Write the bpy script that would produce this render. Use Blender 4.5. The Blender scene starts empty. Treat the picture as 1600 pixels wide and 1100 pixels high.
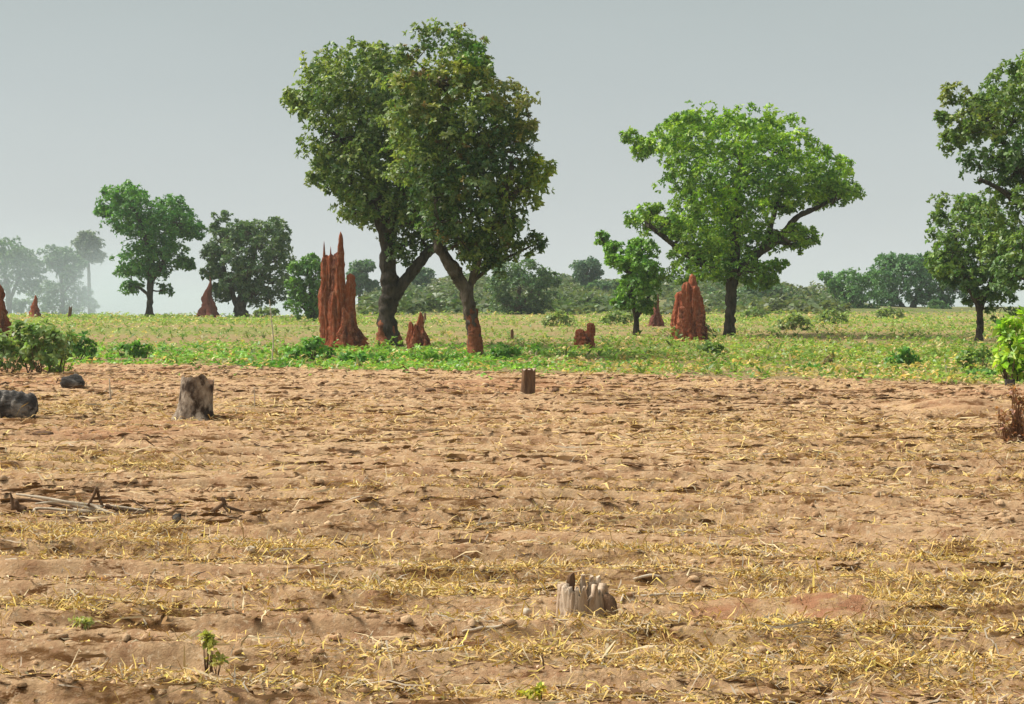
import bpy, math
import numpy as np
R = math.radians
rng = np.random.default_rng(7)
sc = bpy.context.scene
COL = sc.collection

# ------------------------------------------------------------------ camera
CAMH, F, HOR = 1.6, 2600.0, 475.0          # eye height, focal length and horizon row (1600 px wide photo)
cam = bpy.data.cameras.new('camera')
cam_o = bpy.data.objects.new('camera', cam); COL.objects.link(cam_o)
cam_o.location = (0, 0, CAMH); cam_o.rotation_euler = (R(90), 0, 0)
cam.lens = 36.0 * F / 1600; cam.sensor_width = 36
cam.shift_y = -75.0 / 1600
cam.clip_start = 0.1; cam.clip_end = 9000
sc.camera = cam_o
sc.render.resolution_x, sc.render.resolution_y = 1024, 704

# ------------------------------------------------------------------ sky, sun, exposure
SUN_EL, SUN_AZ = R(52), R(-76)             # azimuth from +Y (view direction) towards +X: sun ahead and to the left
w = bpy.data.worlds.new('World'); sc.world = w; w.use_nodes = True
nt = w.node_tree; nt.nodes.clear()
def N(t, typ, **kw):
    n = t.nodes.new(typ)
    for k, v in kw.items():
        if k == 'inp':
            for kk, vv in v.items(): n.inputs[kk].default_value = vv
        else: setattr(n, k, v)
    return n
sky = N(nt, 'ShaderNodeTexSky', sky_type='NISHITA', sun_disc=False, sun_elevation=SUN_EL, sun_rotation=SUN_AZ,
        air_density=1.0, dust_density=4.0)
hsv = N(nt, 'ShaderNodeHueSaturation', inp={'Saturation': 0.25, 'Value': 0.46})
tc = N(nt, 'ShaderNodeTexCoord')
sep = N(nt, 'ShaderNodeSeparateXYZ')
ramp = N(nt, 'ShaderNodeValToRGB')
ramp.color_ramp.elements[0].position = 0.0; ramp.color_ramp.elements[0].color = (0.80, 0.84, 0.835, 1)
ramp.color_ramp.elements[1].position = 0.34; ramp.color_ramp.elements[1].color = (0.44, 0.505, 0.505, 1)
e = ramp.color_ramp.elements.new(0.06); e.color = (0.66, 0.71, 0.71, 1)
e = ramp.color_ramp.elements.new(0.13); e.color = (0.555, 0.615, 0.62, 1)
e = ramp.color_ramp.elements.new(0.19); e.color = (0.49, 0.555, 0.555, 1)
nz = N(nt, 'ShaderNodeTexNoise', inp={'Scale': 2.2, 'Detail': 4.0})
mp = N(nt, 'ShaderNodeMapping'); mp.inputs['Scale'].default_value = (1, 1, 3)
mr = N(nt, 'ShaderNodeMapRange', inp={'From Min': .3, 'From Max': .7, 'To Min': 0.96, 'To Max': 1.04})
m10 = N(nt, 'ShaderNodeVectorMath', operation='SCALE')
mmul = N(nt, 'ShaderNodeMath', operation='MULTIPLY', inp={1: 4.7})
mix = N(nt, 'ShaderNodeMix', data_type='RGBA'); mix.inputs[0].default_value = 0.90
bg = N(nt, 'ShaderNodeBackground', inp={'Strength': 0.1})
wo = N(nt, 'ShaderNodeOutputWorld')
L = nt.links.new
L(sky.outputs[0], hsv.inputs['Color'])
L(tc.outputs['Generated'], sep.inputs[0]); L(sep.outputs['Z'], ramp.inputs[0])
L(tc.outputs['Generated'], mp.inputs[0]); L(mp.outputs[0], nz.inputs['Vector']); L(nz.outputs['Fac'], mr.inputs[0])
L(mr.outputs[0], mmul.inputs[0]); L(ramp.outputs[0], m10.inputs[0]); L(mmul.outputs[0], m10.inputs['Scale'])
L(hsv.outputs[0], mix.inputs[6]); L(m10.outputs[0], mix.inputs[7]); L(mix.outputs[2], bg.inputs['Color'])
L(bg.outputs[0], wo.inputs[0])

sun = bpy.data.lights.new('sun', 'SUN'); sun.energy = 3.1; sun.angle = R(32); sun.color = (1.0, 0.94, 0.84)
sun_o = bpy.data.objects.new('sun', sun); COL.objects.link(sun_o)
sun_o.location = (-20, 20, 60)
sun_o.rotation_euler = (R(90) - SUN_EL, 0, R(180) - SUN_AZ)
sc.view_settings.view_transform = 'Standard'; sc.view_settings.look = 'None'
sc.view_settings.gamma = 1.0; sc.view_settings.exposure = 1.02; sc.view_settings.use_curve_mapping = False
sc.render.engine = 'CYCLES'
sc.cycles.max_bounces = 6; sc.cycles.diffuse_bounces = 3; sc.cycles.transmission_bounces = 3
sc.cycles.volume_bounces = 1; sc.cycles.glossy_bounces = 2
sc.cycles.use_denoising = True
sc.cycles.volume_step_rate = 1.0; sc.cycles.volume_max_steps = 48

# ------------------------------------------------------------------ helpers
def _hash(ix, iy, seed):
    h = (ix.astype(np.int64) * 374761393 + iy.astype(np.int64) * 668265263 + seed * 1274126177) & 0xFFFFFFFF
    h = ((h ^ (h >> 13)) * 1274126177) & 0xFFFFFFFF
    h = (h ^ (h >> 16)) & 0xFFFFFF
    return h / float(0x1000000)
def vn(x, y, seed=0):                       # value noise, -1..1
    x = np.asarray(x, float); y = np.asarray(y, float)
    ix = np.floor(x); iy = np.floor(y); fx = x - ix; fy = y - iy
    fx = fx * fx * fx * (fx * (fx * 6 - 15) + 10); fy = fy * fy * fy * (fy * (fy * 6 - 15) + 10)
    a = _hash(ix, iy, seed); b = _hash(ix + 1, iy, seed); c = _hash(ix, iy + 1, seed); d = _hash(ix + 1, iy + 1, seed)
    return ((a + (b - a) * fx) * (1 - fy) + (c + (d - c) * fx) * fy) * 2 - 1
def fbm(x, y, seed=0, o=4):
    s = 0; a = .5
    for i in range(o):
        s = s + a * vn(x * 2 ** i + 17.3 * i, y * 2 ** i - 9.1 * i, seed + i); a *= .5
    return s
def smooth(a, b, x):
    t = np.clip((x - a) / (b - a), 0, 1); return t * t * (3 - 2 * t)

PY = [0, 45, 60, 80, 100, 130, 160, 200, 2600]
PZL = [0, 0, .10, .25, .42, .65, .2, -1.2, -30]
PZR = [0, 0, .10, .25, .42, .65, .9, 1.1, 1.0]
def base_z(x, y):                           # the lie of the land
    x = np.asarray(x, float); y = np.asarray(y, float)
    u = x / np.maximum(y, 60)
    wl = smooth(-0.02, -0.14, u) * 1.0
    z = np.interp(y, PY, PZR) * (1 - wl) + np.interp(y, PY, PZL) * wl
    hx = (x - 9) / 43.0; hy = (y - 285) / 120.0
    hill = smooth(1.0, 0.62, np.abs(hx)) * smooth(1.0, 0.1, np.abs(hy))
    z = z + hill * 3.7 * (1 + .10 * fbm(x * .05, y * .03, 91, 3))
    z = z - smooth(300, 1200, y) * 8 * (1 - wl)
    return z
def bound(x):                               # far edge of the bare field
    return 38.3 - 0.60 * x + 2.0 * fbm(x * .5, x * 0 + 3.3, 5, 4)
def furrow(x, y):                           # which hoed row a point lies in
    return (y + .09 * x + .55 * fbm(x * .16, y * .16, 11, 2) + .10 * fbm(x * 1.3, y * .8, 12, 3)) / .80
def relief(x, y):                           # hoed rows that break off steeply on the near side, clods and crevices
    q = furrow(x, y); saw = q - np.floor(q)
    k = .25 + 1.0 * np.clip(.55 + 1.3 * fbm(x * .6 + 40, np.floor(q) * 3.7, 36, 2), 0, 1)
    edge = .13 + .05 * vn(x * 3.1, q * 1.0, 38)
    saw = np.where(saw < edge, smooth(0, 1, saw / edge), ((1 - saw) / (1 - edge)) ** 1.25)
    h = .086 * k * (saw - .5)
    q2 = y * 3.1 + .2 * x + 1.5 * fbm(x * 1.0, y * 1.1, 33, 3); sw = q2 - np.floor(q2)
    sw = np.where(sw < .14, sw / .14, (1 - sw) / .86)
    h = h + .050 * np.clip(.45 + 1.4 * fbm(x * 1.2 + 9, y * 1.7, 41, 2), 0, 1) * (sw - .5)
    n2 = vn(x * 6, y * 9.5 + .6 * x, 43); h = h + .016 * (np.abs(n2) ** .6 - .5)
    n3 = vn(x * 13, y * 18, 35); h = h + .011 * (np.abs(n3) ** .7 - .5)
    h = h + .006 * vn(x * 27, y * 33, 37) + .05 * fbm(x * .3, y * .3, 39, 2)
    return h
def gz(x, y):
    return float(base_z(x, y))
def P(px, py, D):                           # a point seen at a photo pixel, D metres away
    return np.array([(px - 800) * D / F, D, CAMH - (py - HOR) * D / F])
def G(px, py):                              # the ground point seen at a photo pixel
    D = np.arange(4.5, 320, .05)
    x = (px - 800) * D / F
    z = CAMH - (py - HOR) * D / F
    i = np.argmax(z < base_z(x, D))
    if z[i] >= base_z(x, D)[i]: i = len(D) - 1
    return np.array([x[i], D[i], gz(x[i], D[i])])
def at(px, D):                              # ground point below a pixel column at a distance
    x = (px - 800) * D / F
    return np.array([x, D, gz(x, D)])

def tag(o, label=None, cat=None, group=None, kind=None):
    if label: o['label'] = label
    if cat: o['category'] = cat
    if group: o['group'] = group
    if kind: o['kind'] = kind
    return o
def empty(name, loc):
    o = bpy.data.objects.new(name, None); COL.objects.link(o); o.location = loc; o.empty_display_size = .2
    return o
def mesh(name, V, Fc, mat, parent=None, loc=None, smooth_=True, col=None):
    V = np.asarray(V, float)
    org = np.array(parent.location) if parent is not None else (np.array(loc) if loc is not None else np.zeros(3))
    V = V - org
    me = bpy.data.meshes.new(name)
    Fa = Fc if isinstance(Fc, np.ndarray) else None
    if Fa is not None:
        k = Fa.shape[1]; nf = len(Fa)
        me.vertices.add(len(V)); me.vertices.foreach_set('co', V.astype(np.float32).ravel())
        me.loops.add(nf * k); me.loops.foreach_set('vertex_index', Fa.astype(np.int32).ravel())
        me.polygons.add(nf); me.polygons.foreach_set('loop_start', np.arange(0, nf * k, k, dtype=np.int32))
        me.update(calc_edges=True)
    else:
        me.from_pydata(V.tolist(), [], Fc); me.update()
    if smooth_: me.polygons.foreach_set('use_smooth', np.ones(len(me.polygons), dtype=bool))
    if col is not None:
        a = me.attributes.new('tint', 'FLOAT_COLOR', 'POINT')
        c4 = np.ones((len(V), 4), np.float32); c4[:, :3] = col; a.data.foreach_set('color', c4.ravel())
    me.materials.append(mat)
    o = bpy.data.objects.new(name, me); COL.objects.link(o)
    if parent is not None: o.parent = parent
    elif loc is not None: o.location = loc
    return o

# ------------------------------------------------------------------ materials
def newmat(name):
    m = bpy.data.materials.new(name); m.use_nodes = True
    t = m.node_tree; t.nodes.clear()
    out = N(t, 'ShaderNodeOutputMaterial'); b = N(t, 'ShaderNodeBsdfPrincipled', inp={'Roughness': .9})
    b.inputs['Specular IOR Level'].default_value = .15
    t.links.new(b.outputs[0], out.inputs[0])
    return m, t, b, out
def nfac(t, scale, detail=5, rough=.6, vec=None, lo=.35, hi=.65, stretch=None, coord='Object'):
    c = N(t, 'ShaderNodeTexCoord'); v = c.outputs[coord]
    if coord == 'World':
        pass
    if stretch:
        mp = N(t, 'ShaderNodeMapping'); mp.inputs['Scale'].default_value = stretch
        t.links.new(v, mp.inputs[0]); v = mp.outputs[0]
    n = N(t, 'ShaderNodeTexNoise', inp={'Scale': scale, 'Detail': detail, 'Roughness': rough})
    t.links.new(v, n.inputs['Vector'])
    r = N(t, 'ShaderNodeMapRange', inp={'From Min': lo, 'From Max': hi}); r.clamp = True
    t.links.new(n.outputs['Fac'], r.inputs[0])
    return r.outputs[0]
def mixc(t, fac, a, b):
    m = N(t, 'ShaderNodeMix', data_type='RGBA')
    if hasattr(fac, 'links'): t.links.new(fac, m.inputs[0])
    else: m.inputs[0].default_value = fac
    for i, c in ((6, a), (7, b)):
        if hasattr(c, 'links'): t.links.new(c, m.inputs[i])
        else: m.inputs[i].default_value = (*c, 1)
    return m.outputs[2]
def bump(t, b, fac, strength, dist):
    bm = N(t, 'ShaderNodeBump', inp={'Strength': strength, 'Distance': dist})
    t.links.new(fac, bm.inputs['Height']); t.links.new(bm.outputs[0], b.inputs['Normal'])
def simple(name, c1, c2, scale, stretch=None, bstr=.5, bdist=.02, c3=None, rough=.9, s3=None, dust=None):
    m, t, b, o = newmat(name)
    f = nfac(t, scale, 6, .65, stretch=stretch)
    c = mixc(t, f, c1, c2)
    if c3: c = mixc(t, nfac(t, s3 or scale * .3, 4, lo=.5, hi=.62, stretch=stretch), c, c3)
    t.links.new(c, b.inputs['Base Color']); b.inputs['Roughness'].default_value = rough
    if bstr: bump(t, b, nfac(t, scale * 2.2, 7, .7, lo=.2, hi=.8, stretch=stretch), bstr, bdist)
    if dust: t.links.new(mixc(t, nfac(t, 7, 7, .75, lo=.48, hi=.68), c, dust), b.inputs['Base Color'])
    return m

def leafmat(name, trans=.28, rough=.42, spec=.5):
    m, t, b, out = newmat(name)
    a = N(t, 'ShaderNodeAttribute', attribute_name='tint')
    t.links.new(a.outputs['Color'], b.inputs['Base Color'])
    b.inputs['Roughness'].default_value = rough; b.inputs['Specular IOR Level'].default_value = spec
    tr = N(t, 'ShaderNodeBsdfTranslucent')
    g = N(t, 'ShaderNodeMix', data_type='RGBA', blend_type='MULTIPLY'); g.inputs[0].default_value = 1
    g.inputs[7].default_value = (1.2, 1.25, .6, 1)
    t.links.new(a.outputs['Color'], g.inputs[6]); t.links.new(g.outputs[2], tr.inputs[0])
    ms = N(t, 'ShaderNodeMixShader'); ms.inputs[0].default_value = trans
    t.links.new(b.outputs[0], ms.inputs[1]); t.links.new(tr.outputs[0], ms.inputs[2]); t.links.new(ms.outputs[0], out.inputs[0])
    return m
LEAF = leafmat('leaf', .36)
STRAW = leafmat('dry_straw', .06, .8, .15)

def field_mat():
    m, t, b, out = newmat('field_soil')
    c = mixc(t, nfac(t, .35, 4), (.51, .325, .185), (.60, .410, .235))
    c = mixc(t, nfac(t, 5.0, 6, .7, lo=.36, hi=.58), (.38, .215, .118), c)            # crumbly brown and pale sand
    c = mixc(t, nfac(t, 30, 4, .7, lo=.56, hi=.64), c, (.66, .49, .32))               # pale crumbs
    c = mixc(t, nfac(t, 3.2, 7, .72, lo=.55, hi=.61, stretch=(.36, 1, 1)), c, (.17, .085, .034))  # broad dark streaks, furrow shade put into the soil colour
    c = mixc(t, nfac(t, 9.0, 5, .7, lo=.58, hi=.63, stretch=(.40, 1, 1)), c, (.14, .066, .026))  # dark soil streaks painted in for the shadow lines of the furrows
    a = N(t, 'ShaderNodeAttribute', attribute_name='tint')
    sp = N(t, 'ShaderNodeSeparateColor'); t.links.new(a.outputs['Color'], sp.inputs[0])
    c = mixc(t, sp.outputs[0], c, (.40, .185, .10))                                   # red earth
    # golden chaff
    g = N(t, 'ShaderNodeMath', operation='MULTIPLY'); t.links.new(sp.outputs[1], g.inputs[0])
    t.links.new(nfac(t, 60, 4, .75, lo=.50, hi=.60, stretch=(.6, 1, 1)), g.inputs[1])
    c = mixc(t, g.outputs[0], c, (.60, .40, .15))
    d = N(t, 'ShaderNodeMath', operation='MULTIPLY'); t.links.new(sp.outputs[2], d.inputs[0])
    t.links.new(nfac(t, 9, 5, .7, lo=.40, hi=.6, stretch=(.5, 1, 1)), d.inputs[1])
    c = mixc(t, d.outputs[0], c, (.12, .065, .04))                                    # ash and charred litter
    t.links.new(c, b.inputs['Base Color']); b.inputs['Roughness'].default_value = 1
    b.inputs['Specular IOR Level'].default_value = .05
    bump(t, b, nfac(t, 34, 7, .75, lo=.2, hi=.8), .9, .018)
    return m
def grass_mat():
    m, t, b, out = newmat('grassy_ground')
    c = mixc(t, nfac(t, .9, 6, .7, stretch=(.4, 1, 1)), (.24, .27, .07), (.40, .38, .14))
    c = mixc(t, nfac(t, .10, 6, .7, lo=.45, hi=.52, stretch=(.3, 1, 1)), c, (.42, .31, .15))
    c = mixc(t, nfac(t, 4, 5, .7, lo=.52, hi=.66), c, (.30, .26, .09))
    a = N(t, 'ShaderNodeAttribute', attribute_name='tint')
    sp = N(t, 'ShaderNodeSeparateColor'); t.links.new(a.outputs['Color'], sp.inputs[0])
    c = mixc(t, sp.outputs[0], c, (.47, .33, .19))
    c = mixc(t, sp.outputs[1], c, (.11, .15, .06))
    t.links.new(c, b.inputs['Base Color']); b.inputs['Roughness'].default_value = 1
    bump(t, b, nfac(t, 6, 6, .75, lo=.2, hi=.8), 1, .12)
    return m
FIELD, GRASS = field_mat(), grass_mat()
BARK = simple('bark', (.05, .038, .028), (.20, .16, .125), 5, (1, 1, .35), 1, .10)
BARKD = simple('dark_bark', (.032, .026, .021), (.125, .10, .08), 5, (1, 1, .35), 1, .10)
CRUST = simple('mud_crust', (.22, .075, .035), (.33, .12, .06), 9, None, 1, .04, (.13, .055, .035))
LATER = simple('laterite', (.29, .074, .034), (.47, .135, .062), 3.2, (1, 1, .28), 1, .10, (.13, .042, .028), s3=2.4, dust=(.48, .22, .135))
LATERD = simple('dull_laterite', (.16, .060, .045), (.25, .095, .066), 3.2, (1, 1, .3), 1, .08)
WOODG = simple('weathered_wood', (.46, .34, .24), (.68, .55, .42), 24, (1, 1, .10), .8, .008, (.38, .26, .17), s3=14)
WOODD = simple('rotten_wood', (.10, .055, .032), (.22, .13, .075), 16, (1, 1, .15), .9, .015)
STUMPB = simple('stump_bark', (.17, .12, .085), (.62, .51, .40), 8, (1, 1, .7), 1, .06, (.07, .045, .03), s3=6)
CHAR = simple('charred_bark', (.045, .040, .038), (.13, .118, .11), 11, (.4, 1, 1), 1, .06, (.34, .31, .28), s3=6)
BLEACH = simple('bleached_wood', (.42, .34, .25), (.62, .53, .41), 18, None, .5, .01)
TWIG = simple('brown_twig', (.10, .06, .035), (.20, .125, .075), 14, None, .5, .01)
REDSOIL = simple('red_earth', (.34, .135, .065), (.47, .215, .115), 6, None, 1, .03, (.26, .10, .05))

# ------------------------------------------------------------------ ground sheets
def make_ground():
    ys = [4.6]
    while ys[-1] < 47: ys.append(ys[-1] + .0155 + .00105 * ys[-1])
    s = .10
    while ys[-1] < 2500: s *= 1.06; ys.append(ys[-1] + s)
    ys = np.array(ys); C = 450
    us = np.linspace(-.365, .365, C)
    Y = np.repeat(ys[:, None], C, 1); X = us[None, :] * (Y + 6)
    Rn = len(ys)
    yb = bound(X)
    infield = smooth(.6, -.6, Y - yb)
    near = Y < 60
    rel = np.zeros_like(X)
    k = int(np.sum(ys < 60)); rel[:k] = relief(X[:k], Y[:k])
    far = np.zeros_like(X)
    far = .10 * fbm(X * .35, Y * .9, 61, 3) * smooth(30, 46, Y) * smooth(260, 100, Y)
    Z = base_z(X, Y) + rel * (infield + (1 - infield) * .7 * smooth(60, 45, Y)) + far * (1 - infield)
    # two low heaps of red earth beside the front stump, and soil banked round it
    red = np.zeros_like(X)
    for (px, py, rx, ry, h) in ((1295, 956, .34, .24, .075), (1140, 952, .20, .16, .035), (1490, 640, .9, 1.3, .16), (1215, 985, .22, .10, .02)):
        c = G(px, py); d = ((X - c[0]) / rx) ** 2 + ((Y - c[1]) / ry) ** 2
        d = d * (1 + .5 * vn(X * 3, Y * 3, 3)); bmp = np.exp(-d * 1.4); Z += h * bmp
        red = np.maximum(red, smooth(.2, .75, bmp + .8 * fbm(X * 9, Y * 12, 15, 4)) * (.85 if py > 900 else .35))
    red = red * (.35 + .65 * smooth(-.22, .12, fbm(X * 11, Y * 17, 19, 3)))
    red = np.maximum(red, .45 * smooth(.15, .42, fbm(X * .22, Y * .30, 71, 3)) * infield * smooth(12, 18, Y))
    for (px, py, r, h) in ((900, 972, .22, .022),):
        c = G(px, py); d = ((X - c[0]) ** 2 + (Y - c[1] + .02) ** 2) / r ** 2; Z += h * np.exp(-d * 1.5)
    chaff = straw_mask(X, Y)
    ash = np.zeros_like(X)
    for (px, py, rx, ry) in ((610, 888, .40, .10), (1010, 888, .50, .18), (120, 800, .9, .25), (560, 880, .2, .1), (1100, 905, .25, .1), (60, 680, .25, .5), (700, 615, 2.5, 1.2), (1000, 620, 2.6, 1.4)):
        c = G(px, py); d = ((X - c[0]) / rx) ** 2 + ((Y - c[1]) / ry) ** 2
        ash = np.maximum(ash, np.exp(-d) * (1.0 if py > 700 else .5))
    chaff = chaff * (1 - smooth(.3, .7, red)) * .8
    col = np.stack([red, chaff, ash], -1).reshape(-1, 3)
    dry = smooth(.9, -.2, (Y - yb) / 6) * .5 + .5 * smooth(8, 0, Y - yb - 2) * smooth(2, 8, X)
    dry = np.clip(dry + .25 * fbm(X * .6, Y * .6, 77, 2), 0, 1) * smooth(75, 45, Y)
    colg = np.stack([dry, smooth(125, 170, Y) * (.7 + .3 * fbm(X * .05, Y * .05, 7, 2)), dry * 0], -1).reshape(-1, 3)
    V = np.stack([X, Y, Z], -1).reshape(-1, 3)
    idx = np.arange(Rn * C).reshape(Rn, C)
    Fq = np.stack([idx[:-1, :-1], idx[:-1, 1:], idx[1:, 1:], idx[1:, :-1]], -1).reshape(-1, 4)
    fm = (Y - yb)[:-1, :-1].reshape(-1) < 0
    for name, sel, mat, cc in (('bare_field', fm, FIELD, col), ('grassland', ~fm, GRASS, colg)):
        f = Fq[sel]; u, inv = np.unique(f, return_inverse=True)
        o = mesh(name, V[u], inv.reshape(-1, 4), mat, col=cc[u])
        tag(o, kind='structure')
    # wide sheet underneath, running out to the horizon on every side
    g = np.concatenate([-np.geomspace(2500, 8, 40), [0], np.geomspace(8, 2500, 40)])
    gx, gy = np.meshgrid(g, g); k = len(g)
    z = base_z(gx, np.maximum(gy, 0)) - .45 - .012 * np.clip(gy, 0, 300)
    idx = np.arange(k * k).reshape(k, k)
    Fq = np.stack([idx[:-1, :-1], idx[:-1, 1:], idx[1:, 1:], idx[1:, :-1]], -1).reshape(-1, 4)
    o = mesh('terrain', np.stack([gx, gy, z], -1).reshape(-1, 3), Fq, GRASS, col=np.full((k * k, 3), .3) * np.array([1, 2, 1]))
    tag(o, kind='structure')

SP = []
for a in ((1300, 1005, 1.6, .6, 1.4), (1520, 930, 1.5, .9, 2.0), (1540, 1060, 1.0, .4, 1.2), (1050, 1000, .8, .25, 1.1), (1380, 1060, 1.0, .35, 1.1), (1500, 1010, .9, .5, 1.1),
          (860, 905, .8, .35, .9), (330, 860, 1.3, .35, .9), (560, 925, .9, .35, 1), (720, 905, .7, .4, 1.0), (60, 830, 1, .3, .8),
          (130, 720, 1.2, .8, .8), (1100, 870, 1.3, .5, .7), (1450, 870, 1.2, .5, .8), (90, 640, 1.8, 1.6, .85), (700, 660, 6, 1.3, .55),
          (350, 640, 3, 1.6, .5), (1300, 690, 4, 1.8, .45), (480, 1045, .5, .25, .8), (160, 960, .6, .25, .6), (260, 1050, .35, .2, .6), (980, 820, 1.5, .5, .5),
          (820, 1088, .3, .12, .7), (560, 1010, .5, .2, .5)):
    SP.append(a)
def straw_mask(x, y):
    m = np.zeros_like(np.asarray(x, float))
    for (px, py, rx, ry, k) in SP:
        D = 1.6 * F / (py - HOR); cx = (px - 800) * D / F
        d = ((x - cx) / rx) ** 2 + ((y + .10 * (x - cx) - D) / ry) ** 2
        m = np.maximum(m, k * np.exp(-d * .9))
    ph = furrow(x, y)
    lines = .5 + .5 * np.sin(2 * math.pi * ph - .4)
    lines = lines ** 1.6
    m = 1.25 * m * (.25 + 1.0 * lines) + .42 * lines * smooth(-.2, .25, fbm(x * .25, y * .5, 47, 2))
    m = m * np.clip(.90 + 1.2 * fbm(x * 1.1, y * 2.2, 43, 3), .1, 1.3)
    return np.clip(m, 0, 1)
make_ground()

# ------------------------------------------------------------------ leaves and tubes
def unit(v): return v / np.maximum(np.linalg.norm(v, axis=-1, keepdims=True), 1e-9)
def leaf_arrays(p, d, n, L_, W_, c, curl=.15):
    """one folded rhombus per leaf"""
    d = unit(d); s = unit(np.cross(d, n)); n = np.cross(s, d)
    L_ = L_[:, None]; W_ = W_[:, None]
    v = np.stack([p, p + d * L_ * .55 + s * W_ * .5 + n * W_ * curl, p + d * L_ - n * L_ * .15, p + d * L_ * .55 - s * W_ * .5 + n * W_ * curl], 1)
    return v.reshape(-1, 3), np.repeat(c, 4, 0)
def quads(n): return np.arange(n * 4).reshape(-1, 4)
def rosettes(pts, axes, size, k, cols, r=rng, up=.9, wid=(.42, .6)):
    """k leaves fanned round each twig tip"""
    M = len(pts)
    p = np.repeat(pts, k, 0); a = unit(np.repeat(axes, k, 0)); sz = np.repeat(size, k)
    rad = unit(r.normal(size=(M * k, 3)))
    rad = unit(rad - a * np.sum(rad * a, 1, keepdims=True) * .8)
    d = unit(rad + a * r.uniform(-.1, up, (M * k, 1)))
    n = unit(a + np.array([-.15, -.1, .35]) * 0 + np.array([0, 0, .3]) + .35 * r.normal(size=(M * k, 3)))
    L_ = sz * r.uniform(.7, 1.25, M * k); W_ = L_ * r.uniform(wid[0], wid[1], M * k)
    c = np.repeat(cols, k, 0) * r.uniform(.70, 1.30, (M * k, 1)) * np.where(r.random((M * k, 1)) < .10, 1.5, 1) * np.clip(1 + r.normal(0, 1, (M * k, 1)) * np.array([.16, .05, .12]), .5, 1.6)
    return leaf_arrays(p, d, n, L_, W_, c)
def tube(pts, rad, sides=9, jit=.12, seed=0, cap=True):
    pts = np.asarray(pts, float); rad = np.asarray(rad, float); n = len(pts)
    t = unit(np.gradient(pts, axis=0))
    up = np.array([0, 1., 0]) if abs(t[0, 1]) < .8 else np.array([1., 0, 0])
    V = []
    for i in range(n):
        s = unit(np.cross(t[i], up)); b = np.cross(s, t[i]); up = b if np.linalg.norm(b) > .1 else up
        a = np.arange(sides) * 2 * math.pi / sides
        rr = rad[i] * (1 + jit * vn(a * 1.3 + seed * 7.1, np.full(sides, i * .55 + seed), seed))
        V.append(pts[i] + (np.cos(a) * rr)[:, None] * s + (np.sin(a) * rr)[:, None] * b)
    V = np.concatenate(V); idx = np.arange(n * sides).reshape(n, sides); nx = np.roll(idx, -1, 1)
    Fq = np.stack([idx[:-1], nx[:-1], nx[1:], idx[1:]], -1).reshape(-1, 4).tolist()
    if cap: Fq += [idx[-1].tolist(), idx[0][::-1].tolist()]
    return V, Fq
def spline(pts, per=5):
    """Catmull-Rom through rows (x, y, z, r)"""
    p = np.asarray(pts, float)
    if len(p) < 2: return p
    q = np.vstack([2 * p[0] - p[1], p, 2 * p[-1] - p[-2]]); out = []
    for i in range(1, len(q) - 2):
        for s in np.linspace(0, 1, per, endpoint=False):
            a, b, c, d = q[i - 1], q[i], q[i + 1], q[i + 2]
            out.append(.5 * (2 * b + (c - a) * s + (2 * a - 5 * b + 4 * c - d) * s * s + (3 * b - a - 3 * c + d) * s ** 3))
    out.append(p[-1]); return np.array(out)
def merge(parts):
    V, Fq, o = [], [], 0
    for v, f in parts:
        V.append(v); Fq += [[i + o for i in q] for q in f]; o += len(v)
    return np.concatenate(V), Fq

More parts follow.
